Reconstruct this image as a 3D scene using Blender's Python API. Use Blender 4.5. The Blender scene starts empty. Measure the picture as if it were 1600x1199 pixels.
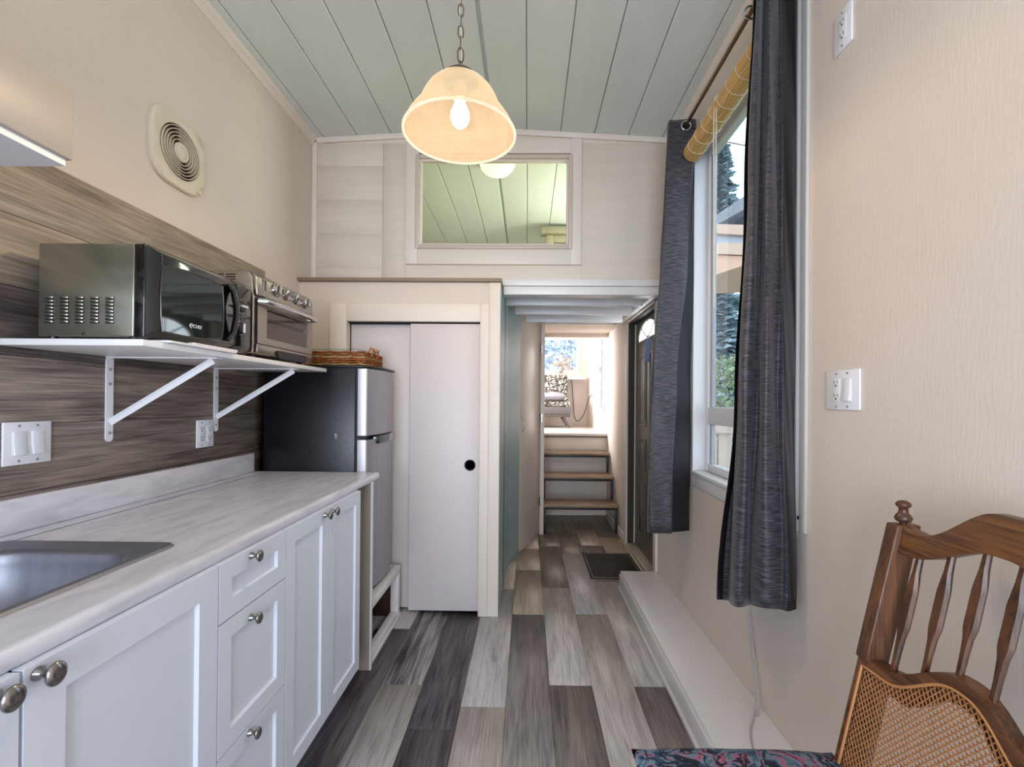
import bpy, bmesh, math, random
from mathutils import Vector, Matrix
random.seed(7)
SC = bpy.context.scene
COL = SC.collection
PI = math.pi
L, R_ = -1.375, 0.90          # left and right wall faces
H0 = 1.28                     # camera height

# ------------------------------------------------------------------ camera, world, light, exposure
def rot_cam(yaw, pitch, roll):
    cy, sy = math.cos(yaw), math.sin(yaw); cp, sp = math.cos(pitch), math.sin(pitch); cr, sr = math.cos(roll), math.sin(roll)
    A = Matrix(((cy, -sy, 0), (sy, cy, 0), (0, 0, 1)))
    B = Matrix(((1, 0, 0), (0, cp, -sp), (0, sp, cp)))
    C = Matrix(((cr, 0, sr), (0, 1, 0), (-sr, 0, cr)))
    return A @ B @ C
M = rot_cam(0.01360, 0.00444, -0.00818)
cam = bpy.data.cameras.new('camera'); camo = bpy.data.objects.new('camera', cam); COL.objects.link(camo)
r, f, u = M.col[0], M.col[1], M.col[2]
camo.matrix_world = Matrix(((r[0], u[0], -f[0], 0), (r[1], u[1], -f[1], 0), (r[2], u[2], -f[2], H0), (0, 0, 0, 1)))
cam.sensor_width = 36; cam.lens = 711 / 1600 * 36
cam.shift_x = -14.5 / 1600; cam.shift_y = 24.3 / 1600
cam.clip_start = 0.02
SC.camera = camo

w = bpy.data.worlds.new('sky'); SC.world = w; w.use_nodes = True
bgn = w.node_tree.nodes['Background']; bgn.inputs[0].default_value = (0.80, 0.90, 1.0, 1); bgn.inputs[1].default_value = 2.6

def area(name, loc, rot, sx, sy, power, color):
    d = bpy.data.lights.new(name, 'AREA'); d.shape = 'RECTANGLE'; d.size = sx; d.size_y = sy; d.energy = power; d.color = color
    o = bpy.data.objects.new(name, d); o.location = loc; o.rotation_euler = rot; COL.objects.link(o); return o
# rear light: daylight from an unseen window behind; the rest are added fill lamps
area('rear_window_daylight', (-0.30, -1.93, 1.20), (PI/2, 0, 0), 1.6, 1.5, 88, (0.76, 0.85, 1.0))
area('rear_left_fill', (-1.33, -0.95, 0.95), (0, -PI/2+0.35, 0), 0.9, 1.0, 5, (0.78, 0.86, 1.0))  # added side lamp, out of view, lifts the lower right wall
area('bedroom_fill', (-1.33, 5.95, 1.75), (0, -PI/2, 0), 0.9, 1.0, 125, (0.92, 0.95, 1.0))  # added lamp on the unseen left side, brightens bedroom and hall
area('loft_fill', (0.86, 3.75, 2.55), (0, PI/2, 0), 0.5, 0.8, 22, (1.0, 1.0, 0.93))  # added lamp, no opening behind it, brightens the loft ceiling
area('bathroom_fill', (-0.9, 4.3, 1.6), (PI/2, 0, PI), 0.6, 0.8, 10, (1.0, 0.93, 0.86))  # added hidden lamp; no window is built here

SC.view_settings.view_transform = 'Standard'; SC.view_settings.look = 'None'
SC.view_settings.gamma = 1; SC.view_settings.use_curve_mapping = False
SC.view_settings.exposure = 0.08
SC.cycles.use_denoising = True
SC.cycles.max_bounces = 10; SC.cycles.diffuse_bounces = 6; SC.cycles.sample_clamp_indirect = 6
SC.cycles.caustics_reflective = False; SC.cycles.caustics_refractive = False

# ------------------------------------------------------------------ materials
def lin(c):
    return tuple(((x/255)/12.92 if x/255 <= 0.04045 else (((x/255)+0.055)/1.055)**2.4) for x in c) + (1,)
def M_(name, rgb, rough=0.6, metal=0.0, noise=0.0, nscale=(8, 8, 8), bump=0.0, bscale=(60, 60, 60), rgb2=None, spec=0.5, rnd=0.0, detail=4, ramp=(0.35, 0.65), coat=0.0):
    m = bpy.data.materials.new(name); m.use_nodes = True
    nt = m.node_tree; N = nt.nodes; Lk = nt.links; b = N['Principled BSDF']
    b.inputs['Base Color'].default_value = lin(rgb); b.inputs['Roughness'].default_value = rough; b.inputs['Metallic'].default_value = metal
    b.inputs['Specular IOR Level'].default_value = spec; b.inputs['Coat Weight'].default_value = coat
    tc = N.new('ShaderNodeTexCoord'); src = tc.outputs['Object']
    oi = N.new('ShaderNodeObjectInfo')
    off = N.new('ShaderNodeVectorMath'); off.operation = 'ADD'
    sc_ = N.new('ShaderNodeMath'); sc_.operation = 'MULTIPLY'; sc_.inputs[1].default_value = 37.0 if rnd else 0.0
    Lk.new(oi.outputs['Random'], sc_.inputs[0]); Lk.new(src, off.inputs[0]); Lk.new(sc_.outputs[0], off.inputs[1])
    if noise or rgb2:
        mp = N.new('ShaderNodeMapping'); mp.inputs['Scale'].default_value = nscale; Lk.new(off.outputs[0], mp.inputs[0])
        n = N.new('ShaderNodeTexNoise'); n.inputs['Scale'].default_value = 1; n.inputs['Detail'].default_value = detail; n.inputs['Distortion'].default_value = 0.6
        Lk.new(mp.outputs[0], n.inputs[0])
        rp = N.new('ShaderNodeMapRange'); rp.inputs[1].default_value = ramp[0]; rp.inputs[2].default_value = ramp[1]; Lk.new(n.outputs[0], rp.inputs[0])
        mx = N.new('ShaderNodeMix'); mx.data_type = 'RGBA'
        c1 = lin(rgb); c2 = lin(rgb2) if rgb2 else tuple(max(0, x*(1-noise)) for x in c1[:3]) + (1,)
        mx.inputs[6].default_value = c1; mx.inputs[7].default_value = c2; Lk.new(rp.outputs[0], mx.inputs[0]); out = mx.outputs[2]
        if rnd:
            hv = N.new('ShaderNodeHueSaturation'); mr = N.new('ShaderNodeMapRange'); mr.inputs[3].default_value = 1-rnd; mr.inputs[4].default_value = 1+rnd
            Lk.new(oi.outputs['Random'], mr.inputs[0]); Lk.new(mr.outputs[0], hv.inputs['Value']); Lk.new(out, hv.inputs['Color']); out = hv.outputs[0]
        Lk.new(out, b.inputs['Base Color'])
    if bump:
        mp2 = N.new('ShaderNodeMapping'); mp2.inputs['Scale'].default_value = bscale; Lk.new(off.outputs[0], mp2.inputs[0])
        n2 = N.new('ShaderNodeTexNoise'); n2.inputs['Scale'].default_value = 1; n2.inputs['Detail'].default_value = 3; Lk.new(mp2.outputs[0], n2.inputs[0])
        bp = N.new('ShaderNodeBump'); bp.inputs['Strength'].default_value = bump; bp.inputs['Distance'].default_value = 0.002
        Lk.new(n2.outputs[0], bp.inputs['Height']); Lk.new(bp.outputs[0], b.inputs['Normal'])
    return m
def wood_(name, light, dark, axis='Y', rough=0.45, rnd=0.10, scale=1.0, contrast=(0.3, 0.7), fine=0.35):
    """grain streaks along one axis: broad figure, fine fibres and a few knots"""
    m = bpy.data.materials.new(name); m.use_nodes = True
    nt = m.node_tree; N = nt.nodes; Lk = nt.links; b = N['Principled BSDF']; b.inputs['Roughness'].default_value = rough
    tc = N.new('ShaderNodeTexCoord'); oi = N.new('ShaderNodeObjectInfo')
    k = N.new('ShaderNodeMath'); k.operation = 'MULTIPLY'; k.inputs[1].default_value = 53.0; Lk.new(oi.outputs['Random'], k.inputs[0])
    off = N.new('ShaderNodeVectorMath'); off.operation = 'ADD'; Lk.new(tc.outputs['Object'], off.inputs[0]); Lk.new(k.outputs[0], off.inputs[1])
    def sc3(a, bb):
        return tuple(bb*scale if ax == axis else a*scale for ax in 'XYZ')
    def noise(s, det, dist):
        mp = N.new('ShaderNodeMapping'); mp.inputs['Scale'].default_value = s; Lk.new(off.outputs[0], mp.inputs[0])
        n = N.new('ShaderNodeTexNoise'); n.inputs['Scale'].default_value = 1; n.inputs['Detail'].default_value = det; n.inputs['Distortion'].default_value = dist
        Lk.new(mp.outputs[0], n.inputs[0]); return n
    n1 = noise(sc3(14, 1.6), 5, 1.6); n2 = noise(sc3(160, 5), 3, 0.3)
    wv = N.new('ShaderNodeMath'); wv.operation = 'MULTIPLY_ADD'; wv.inputs[1].default_value = fine; Lk.new(n2.outputs[0], wv.inputs[0]); 
    s1 = N.new('ShaderNodeMath'); s1.operation = 'MULTIPLY'; s1.inputs[1].default_value = 1-fine; Lk.new(n1.outputs[0], s1.inputs[0]); Lk.new(s1.outputs[0], wv.inputs[2])
    rp = N.new('ShaderNodeMapRange'); rp.inputs[1].default_value = contrast[0]; rp.inputs[2].default_value = contrast[1]; Lk.new(wv.outputs[0], rp.inputs[0])
    mx = N.new('ShaderNodeMix'); mx.data_type = 'RGBA'; mx.inputs[6].default_value = lin(light); mx.inputs[7].default_value = lin(dark); Lk.new(rp.outputs[0], mx.inputs[0])
    hv = N.new('ShaderNodeHueSaturation'); mr = N.new('ShaderNodeMapRange'); mr.inputs[3].default_value = 1-rnd; mr.inputs[4].default_value = 1+rnd
    Lk.new(oi.outputs['Random'], mr.inputs[0]); Lk.new(mr.outputs[0], hv.inputs['Value']); Lk.new(mx.outputs[2], hv.inputs['Color'])
    Lk.new(hv.outputs[0], b.inputs['Base Color'])
    bp = N.new('ShaderNodeBump'); bp.inputs['Strength'].default_value = 0.25; bp.inputs['Distance'].default_value = 0.001
    Lk.new(n2.outputs[0], bp.inputs['Height']); Lk.new(bp.outputs[0], b.inputs['Normal'])
    return m
def emis(name, rgb, s):
    m = bpy.data.materials.new(name); m.use_nodes = True; b = m.node_tree.nodes['Principled BSDF']
    b.inputs['Base Color'].default_value = lin(rgb); b.inputs['Emission Color'].default_value = lin(rgb); b.inputs['Emission Strength'].default_value = s
    return m
def glass_(name, tint=(255, 255, 255), refl=0.08, rough=0.0):
    m = bpy.data.materials.new(name); m.use_nodes = True; nt = m.node_tree; N = nt.nodes; Lk = nt.links
    N.remove(N['Principled BSDF']); out = N['Material Output']
    t = N.new('ShaderNodeBsdfTransparent'); t.inputs[0].default_value = lin(tint)
    g = N.new('ShaderNodeBsdfGlossy'); g.inputs['Roughness'].default_value = rough
    fr = N.new('ShaderNodeFresnel'); fr.inputs[0].default_value = 1.35
    ml = N.new('ShaderNodeMath'); ml.operation = 'MULTIPLY'; ml.inputs[1].default_value = refl/0.04*0.5; Lk.new(fr.outputs[0], ml.inputs[0])
    ge = N.new('ShaderNodeNewGeometry'); iv = N.new('ShaderNodeMath'); iv.operation = 'SUBTRACT'; iv.inputs[0].default_value = 1; Lk.new(ge.outputs['Backfacing'], iv.inputs[1])
    m2 = N.new('ShaderNodeMath'); m2.operation = 'MULTIPLY'; m2.use_clamp = True; Lk.new(ml.outputs[0], m2.inputs[0]); Lk.new(iv.outputs[0], m2.inputs[1])
    mx = N.new('ShaderNodeMixShader'); Lk.new(m2.outputs[0], mx.inputs[0]); Lk.new(t.outputs[0], mx.inputs[1]); Lk.new(g.outputs[0], mx.inputs[2])
    Lk.new(mx.outputs[0], out.inputs[0]); return m

WALL = M_('wall_paint', (216, 204, 193), 0.62, noise=0.03, nscale=(3, 3, 3), bump=0.25, bscale=(140, 140, 25))
WALLB = M_('board_paint', (222, 211, 197), 0.6, noise=0.05, nscale=(2, 2, 18), bump=0.35, bscale=(12, 12, 120))
TRIM = M_('trim_paint', (228, 217, 206), 0.45, noise=0.02, bump=0.1)
WHITE = M_('white_gloss_paint', (228, 226, 226), 0.35, noise=0.03, bump=0.05)
CEIL = M_('ceiling_paint', (212, 217, 212), 0.5, noise=0.06, nscale=(6, 1.5, 6), bump=0.15, bscale=(40, 8, 40), rnd=0.02)
GROOVE = M_('groove_dark', (190, 194, 190), 0.8)
CABW = M_('cabinet_white', (218, 224, 236), 0.38, noise=0.015)
SLID = M_('slab_door_white', (216, 207, 206), 0.45, noise=0.02, bump=0.15, bscale=(90, 90, 30))
PANELB = M_('beige_side_panel', (156, 147, 138), 0.5)
CTR = M_('laminate_top', (214, 214, 224), 0.34, rgb2=(178, 176, 186), nscale=(26, 6, 26), bump=0.04, ramp=(0.4, 0.85), detail=6)
STEEL = M_('brushed_steel', (176, 174, 178), 0.42, 0.9, noise=0.12, nscale=(4, 120, 4))
STEELW = M_('brushed_steel_warm', (168, 158, 148), 0.32, 1.0, noise=0.1, nscale=(3, 3, 140))
SINKM = M_('sink_steel', (150, 151, 160), 0.5, 1.0, noise=0.1, nscale=(60, 5, 5))
NICKEL = M_('brushed_nickel', (150, 146, 144), 0.25, 1.0)
CHROME = M_('chrome', (200, 200, 200), 0.12, 1.0)
BLACKG = M_('black_gloss', (10, 10, 13), 0.1, coat=0.5)
BLACKP = M_('black_plastic', (16, 16, 18), 0.4)
BLACKS = M_('black_stipple', (14, 15, 22), 0.28, bump=0.35, bscale=(260, 260, 260))
MWSIDE = M_('microwave_side', (150, 150, 138), 0.22, 0.85, bump=0.1, bscale=(40, 40, 40))
DARKV = M_('void_black', (6, 6, 7), 0.8)
PLAST = M_('white_plastic', (226, 226, 230), 0.35)
IVORY = M_('ivory_plastic', (214, 202, 182), 0.4)
BLUE = M_('blue_paint', (168, 190, 192), 0.4, noise=0.04, nscale=(3, 3, 3))
BLUESH = M_('blue_gap_shade', (92, 136, 158), 0.4)  # darker blue that holds the shadow of the gap
DOORG = M_('entry_door_grey', (94, 90, 82), 0.4)
JAMBD = M_('dark_jamb', (52, 46, 42), 0.6)
THRESH = M_('threshold', (176, 168, 150), 0.45, 0.2)
LEDGE = M_('ledge_brown', (142, 122, 102), 0.5, noise=0.1)
BRASS = M_('antique_brass', (120, 100, 74), 0.35, 0.9)
NICKELW = M_('aged_metal', (130, 116, 96), 0.4, 0.8)
BAMBOO = wood_('bamboo', (230, 194, 128), (178, 134, 72), 'Y', 0.5, 0.0, 2.2)
STRING = M_('string', (222, 214, 196), 0.8)
CABLE = M_('grey_cable', (176, 174, 174), 0.5)
OAK = wood_('oak_brown', (108, 68, 42), (54, 31, 18), 'Z', 0.38, 0.0, 1.4, (0.36, 0.62), 0.45)
OAKY = wood_('oak_brown_y', (120, 76, 42), (58, 33, 17), 'Y', 0.36, 0.0, 1.6, (0.36, 0.62), 0.4)
CANE = M_('cane', (150, 102, 66), 0.5, rgb2=(110, 62, 32), nscale=(90, 90, 90), bump=0.3, bscale=(300, 300, 300))
CANER = M_('cane_spline', (176, 122, 74), 0.45)
WICK = M_('wicker', (176, 104, 48), 0.5, rgb2=(110, 54, 20), nscale=(60, 60, 60))
WICKL = M_('wicker_light', (196, 158, 104), 0.55, rgb2=(150, 104, 60), nscale=(60, 60, 60))
DOWEL = M_('dowel', (196, 150, 100), 0.45)
RUBBER = M_('rubber_mat', (30, 24, 22), 0.7, bump=0.3, bscale=(120, 120, 120))
TREAD = wood_('tread_wood', (172, 150, 128), (128, 104, 84), 'X', 0.45, 0.03)
STEELB = M_('black_steel', (34, 30, 30), 0.5)
SOFAF = M_('sofa_base', (112, 108, 108), 0.8, noise=0.15, nscale=(20, 20, 20))
SOFAW = M_('sofa_wood', (92, 84, 80), 0.5)
CUSHG = M_('grey_satin', (150, 152, 160), 0.4, noise=0.1)
FANM = M_('fan_metal', (170, 160, 150), 0.4, 0.3)
SHADEW = M_('roller_shade', (236, 232, 238), 0.8)
GLS = glass_('window_glass', (245, 250, 252), 0.10)
GLSD = glass_('smoked_glass', (70, 72, 74), 0.30)
GLSM = glass_('microwave_glass', (60, 66, 66), 0.42)
CLEAR = glass_('clear_dish_glass', (240, 245, 242), 0.10)

# vinyl plank tones
FL = {'l': wood_('vinyl_light', (186, 180, 178), (126, 120, 120), 'Y', 0.36, 0.06, 1.2, (0.42, 0.7), 0.5),
      'w': wood_('vinyl_pale', (200, 193, 188), (136, 130, 130), 'Y', 0.36, 0.05, 1.2, (0.42, 0.7), 0.5),
      'm': wood_('vinyl_mid', (146, 138, 134), (84, 78, 78), 'Y', 0.36, 0.06, 1.2, (0.38, 0.66), 0.5),
      'd': wood_('vinyl_dark', (104, 96, 100), (40, 36, 44), 'Y', 0.36, 0.06, 1.2, (0.38, 0.62), 0.5),
      'x': wood_('vinyl_mixed', (152, 146, 148), (62, 56, 62), 'Y', 0.36, 0.04, 0.9, (0.42, 0.60), 0.45),
      'b': wood_('vinyl_brown', (136, 124, 110), (80, 69, 60), 'Y', 0.36, 0.05, 1.2, (0.38, 0.64), 0.5),
      't': wood_('vinyl_tan', (184, 168, 150), (132, 116, 100), 'Y', 0.36, 0.05, 1.2, (0.4, 0.7), 0.5)}
WB = {'l': wood_('wallboard_light', (180, 164, 146), (112, 98, 86), 'Y', 0.5, 0.05, 1.1, (0.36, 0.66), 0.5),
      'm': wood_('wallboard_mid', (152, 136, 124), (76, 66, 62), 'Y', 0.5, 0.05, 1.1, (0.38, 0.64), 0.5),
      'd': wood_('wallboard_dark', (118, 106, 102), (50, 44, 44), 'Y', 0.5, 0.05, 1.1, (0.38, 0.62), 0.5)}

def fabric_curtain():
    m = bpy.data.materials.new('curtain_heather'); m.use_nodes = True; nt = m.node_tree; N = nt.nodes; Lk = nt.links; b = N['Principled BSDF']
    b.inputs['Roughness'].default_value = 0.55; b.inputs['Specular IOR Level'].default_value = 0.5; b.inputs['Sheen Weight'].default_value = 0.15
    tc = N.new('ShaderNodeTexCoord'); mp = N.new('ShaderNodeMapping'); mp.inputs['Scale'].default_value = (22, 22, 420); Lk.new(tc.outputs['Object'], mp.inputs[0])
    n = N.new('ShaderNodeTexNoise'); n.inputs['Scale'].default_value = 1; n.inputs['Detail'].default_value = 3; Lk.new(mp.outputs[0], n.inputs[0])
    rp = N.new('ShaderNodeMapRange'); rp.inputs[1].default_value = 0.42; rp.inputs[2].default_value = 0.7; Lk.new(n.outputs[0], rp.inputs[0])
    mx = N.new('ShaderNodeMix'); mx.data_type = 'RGBA'; mx.inputs[6].default_value = lin((21, 20, 29)); mx.inputs[7].default_value = lin((88, 80, 87)); Lk.new(rp.outputs[0], mx.inputs[0])
    Lk.new(mx.outputs[2], b.inputs['Base Color'])
    bp = N.new('ShaderNodeBump'); bp.inputs['Strength'].default_value = 0.5; bp.inputs['Distance'].default_value = 0.001; Lk.new(n.outputs[0], bp.inputs['Height']); Lk.new(bp.outputs[0], b.inputs['Normal'])
    return m
CURT = fabric_curtain()
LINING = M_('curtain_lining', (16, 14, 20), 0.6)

def floral():
    m = bpy.data.materials.new('floral_tapestry'); m.use_nodes = True; nt = m.node_tree; N = nt.nodes; Lk = nt.links; b = N['Principled BSDF']
    b.inputs['Roughness'].default_value = 0.85
    tc = N.new('ShaderNodeTexCoord'); dn = N.new('ShaderNodeTexNoise'); dn.inputs['Scale'].default_value = 14; dn.inputs['Detail'].default_value = 2
    Lk.new(tc.outputs['Object'], dn.inputs[0])
    ad = N.new('ShaderNodeVectorMath'); ad.operation = 'MULTIPLY_ADD'; ad.inputs[1].default_value = (0.09, 0.09, 0.09); Lk.new(dn.outputs['Color'], ad.inputs[0]); Lk.new(tc.outputs['Object'], ad.inputs[2])
    n = N.new('ShaderNodeTexNoise'); n.inputs['Scale'].default_value = 22; n.inputs['Detail'].default_value = 5; n.inputs['Distortion'].default_value = 1.2; Lk.new(ad.outputs[0], n.inputs[0])
    cr = N.new('ShaderNodeValToRGB'); cr.color_ramp.interpolation = 'CONSTANT'; el = cr.color_ramp.elements
    stops = [(0, (22, 26, 46)), (0.40, (52, 72, 104)), (0.46, (84, 116, 130)), (0.50, (110, 134, 160)), (0.545, (168, 96, 122)), (0.59, (64, 54, 84)), (0.63, (26, 28, 44)), (0.70, (132, 140, 110))]
    el[0].position = 0; el[0].color = lin(stops[0][1]); el[1].position = stops[1][0]; el[1].color = lin(stops[1][1])
    for p, c in stops[2:]:
        e = el.new(p); e.color = lin(c)
    Lk.new(n.outputs[0], cr.inputs[0])
    w1 = N.new('ShaderNodeTexWave'); w1.inputs['Scale'].default_value = 7; w1.inputs['Distortion'].default_value = 14; w1.inputs['Detail'].default_value = 2; w1.inputs['Detail Scale'].default_value = 2; Lk.new(tc.outputs['Object'], w1.inputs[0])
    lt = N.new('ShaderNodeMath'); lt.operation = 'LESS_THAN'; lt.inputs[1].default_value = 0.05; Lk.new(w1.outputs['Fac'], lt.inputs[0])
    mx = N.new('ShaderNodeMix'); mx.data_type = 'RGBA'; Lk.new(lt.outputs[0], mx.inputs[0]); Lk.new(cr.outputs[0], mx.inputs[6]); mx.inputs[7].default_value = lin((18, 18, 30))
    Lk.new(mx.outputs[2], b.inputs['Base Color']); return m
FLORAL = floral()
def scroll():
    m = bpy.data.materials.new('black_scroll_print'); m.use_nodes = True; nt = m.node_tree; N = nt.nodes; Lk = nt.links; b = N['Principled BSDF']; b.inputs['Roughness'].default_value = 0.9
    tc = N.new('ShaderNodeTexCoord'); v = N.new('ShaderNodeTexVoronoi'); v.feature = 'DISTANCE_TO_EDGE'; v.inputs['Scale'].default_value = 16; Lk.new(tc.outputs['Object'], v.inputs[0])
    n = N.new('ShaderNodeTexNoise'); n.inputs['Scale'].default_value = 45; n.inputs['Detail'].default_value = 2; Lk.new(tc.outputs['Object'], n.inputs[0])
    a = N.new('ShaderNodeMath'); a.operation = 'LESS_THAN'; a.inputs[1].default_value = 0.10; Lk.new(v.outputs[0], a.inputs[0])
    g = N.new('ShaderNodeMath'); g.operation = 'GREATER_THAN'; g.inputs[1].default_value = 0.52; Lk.new(n.outputs[0], g.inputs[0])
    mlt = N.new('ShaderNodeMath'); mlt.operation = 'MAXIMUM'; Lk.new(a.outputs[0], mlt.inputs[0]); Lk.new(g.outputs[0], mlt.inputs[1])
    mx = N.new('ShaderNodeMix'); mx.data_type = 'RGBA'; Lk.new(mlt.outputs[0], mx.inputs[0]); mx.inputs[6].default_value = lin((222, 214, 200)); mx.inputs[7].default_value = lin((70, 64, 60))
    Lk.new(mx.outputs[2], b.inputs['Base Color']); return m
SCROLL = scroll()
def alabaster(c1, c2, em, tmix, alb=0.008):
    m = bpy.data.materials.new('alabaster_glass'); m.use_nodes = True; nt = m.node_tree; N = nt.nodes; Lk = nt.links; b = N['Principled BSDF']
    b.inputs['Roughness'].default_value = 0.3
    tc = N.new('ShaderNodeTexCoord'); n = N.new('ShaderNodeTexNoise'); n.inputs['Scale'].default_value = 6; n.inputs['Detail'].default_value = 3; n.inputs['Distortion'].default_value = 2.5; Lk.new(tc.outputs['Object'], n.inputs[0])
    rp = N.new('ShaderNodeMapRange'); rp.inputs[1].default_value = 0.4; rp.inputs[2].default_value = 0.7; Lk.new(n.outputs[0], rp.inputs[0])
    mx = N.new('ShaderNodeMix'); mx.data_type = 'RGBA'; mx.inputs[6].default_value = lin((250, 228, 202)); mx.inputs[7].default_value = lin((232, 212, 204)); Lk.new(rp.outputs[0], mx.inputs[0])
    Lk.new(mx.outputs[2], b.inputs['Base Color'])
    Lk.new(mx.outputs[2], b.inputs['Emission Color']); b.inputs['Emission Strength'].default_value = em
    b.inputs['Base Color'].default_value = (alb, alb*0.85, alb*0.7, 1); nt.links.remove(b.inputs['Base Color'].links[0]); b.inputs['Specular IOR Level'].default_value = 0.0; b.inputs['Roughness'].default_value = 1.0
    mx.inputs[6].default_value = lin(c1); mx.inputs[7].default_value = lin(c2)
    tr = N.new('ShaderNodeBsdfTransparent'); tr.inputs[0].default_value = (1, 0.86, 0.66, 1)
    ms = N.new('ShaderNodeMixShader'); ms.inputs[0].default_value = tmix; Lk.new(b.outputs[0], ms.inputs[1]); Lk.new(tr.outputs[0], ms.inputs[2]); Lk.new(ms.outputs[0], N['Material Output'].inputs[0])
    return m
ALAB = alabaster((255, 238, 200), (255, 228, 184), 1.1, 0.45, 0.012)
ALABI = alabaster((240, 206, 172), (214, 182, 164), 0.85, 0.5, 0.03)
ALABR = alabaster((255, 240, 214), (250, 226, 200), 1.1, 0.1)
BULB = emis('bulb', (255, 240, 214), 14)
DOME = emis('dome_lit', (255, 244, 190), 1.6)

# ------------------------------------------------------------------ mesh builder
class MB:
    def __init__(s): s.v = []; s.f = []
    def add(s, vs, fs):
        n = len(s.v); s.v += [tuple(p) for p in vs]; s.f += [tuple(i+n for i in q) for q in fs]; return s
    def box(s, x0, x1, y0, y1, z0, z1):
        if x0 > x1: x0, x1 = x1, x0
        if y0 > y1: y0, y1 = y1, y0
        if z0 > z1: z0, z1 = z1, z0
        return s.add([(x0,y0,z0),(x1,y0,z0),(x1,y1,z0),(x0,y1,z0),(x0,y0,z1),(x1,y0,z1),(x1,y1,z1),(x0,y1,z1)],
                     [(0,3,2,1),(4,5,6,7),(0,1,5,4),(1,2,6,5),(2,3,7,6),(3,0,4,7)])
    def prism(s, pts, axis, a, b):
        """pts: 2-D polygon in the two other axes (in xyz order), extruded along axis from a to b"""
        def P(p, t):
            return {'X': (t, p[0], p[1]), 'Y': (p[0], t, p[1]), 'Z': (p[0], p[1], t)}[axis]
        n = len(pts); vs = [P(p, a) for p in pts] + [P(p, b) for p in pts]
        fs = [tuple(range(n))[::-1], tuple(range(n, 2*n))] + [(i, (i+1) % n, n+(i+1) % n, n+i) for i in range(n)]
        return s.add(vs, fs)
    def tube(s, pts, r, n=8, closed=False, rr=None, flat=None):
        pts = [Vector(p) for p in pts]; k = len(pts); rings = []
        prev = None
        for i, p in enumerate(pts):
            if closed: t = (pts[(i+1) % k] - pts[i-1])
            else: t = pts[min(i+1, k-1)] - pts[max(i-1, 0)]
            t.normalize()
            if prev is None:
                a = Vector((0, 0, 1)) if abs(t.z) < 0.9 else Vector((1, 0, 0))
            else: a = prev
            nn = (a - t*a.dot(t)).normalized(); prev = nn; bb = t.cross(nn)
            q = rr[i] if rr else r
            rings.append([p + nn*math.cos(2*PI*j/n)*q + bb*math.sin(2*PI*j/n)*q*(flat or 1) for j in range(n)])
        vs = [v for rg in rings for v in rg]; fs = []
        for i in range(k if closed else k-1):
            a0, b0 = i*n, ((i+1) % k)*n
            fs += [(a0+j, a0+(j+1) % n, b0+(j+1) % n, b0+j) for j in range(n)]
        if not closed: fs += [tuple(range(n))[::-1], tuple(range((k-1)*n, k*n))]
        return s.add(vs, fs)
    def cyl(s, p0, p1, r, n=16, r2=None): return s.tube([p0, p1], r, n, rr=[r, r if r2 is None else r2])
    def lathe(s, prof, c, n=32, axis='Z', caps=True, close=False):
        """prof: (radius, height) pairs; c: centre"""
        vs = []; k = len(prof)
        for (q, h) in prof:
            for j in range(n):
                a = 2*PI*j/n; x, y = q*math.cos(a), q*math.sin(a)
                vs.append({'Z': (c[0]+x, c[1]+y, c[2]+h), 'X': (c[0]+h, c[1]+x, c[2]+y), 'Y': (c[0]+x, c[1]+h, c[2]+y)}[axis])
        fs = []
        for i in range(k if close else k-1):
            a0, b0 = i*n, ((i+1) % k)*n
            fs += [(a0+j, a0+(j+1) % n, b0+(j+1) % n, b0+j) for j in range(n)]
        if caps and not close: fs += [tuple(range(n))[::-1], tuple(range((k-1)*n, k*n))]
        return s.add(vs, fs)
    def ell(s, c, rx, ry, rz, n=20, m=12):
        vs = [(c[0], c[1], c[2]-rz)]; fs = []
        for i in range(1, m):
            t = -PI/2 + PI*i/m
            vs += [(c[0]+rx*math.cos(t)*math.cos(2*PI*j/n), c[1]+ry*math.cos(t)*math.sin(2*PI*j/n), c[2]+rz*math.sin(t)) for j in range(n)]
        vs.append((c[0], c[1], c[2]+rz)); e = len(vs)-1
        fs += [(0, 1+(j+1) % n, 1+j) for j in range(n)]
        for i in range(m-2):
            a0, b0 = 1+i*n, 1+(i+1)*n; fs += [(a0+j, a0+(j+1) % n, b0+(j+1) % n, b0+j) for j in range(n)]
        fs += [(1+(m-2)*n+j, 1+(m-2)*n+(j+1) % n, e) for j in range(n)]
        return s.add(vs, fs)
    def grid(s, rows, closed=False):
        m = len(rows[0]); vs = [p for rw in rows for p in rw]
        fs = [(i*m+j, i*m+(j+1) % m, (i+1)*m+(j+1) % m, (i+1)*m+j) for i in range(len(rows)-1) for j in range(m if closed else m-1)]
        return s.add(vs, fs)
    def rrect(s, axis, a, b, u0, u1, v0, v1, rad, n=5):
        pts = []
        for cx, cy, st in ((u1-rad, v1-rad, 0), (u0+rad, v1-rad, 90), (u0+rad, v0+rad, 180), (u1-rad, v0+rad, 270)):
            for i in range(n+1):
                t = math.radians(st+90*i/n); pts.append((cx+rad*math.cos(t), cy+rad*math.sin(t)))
        return s.prism(pts, axis, a, b)

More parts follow.
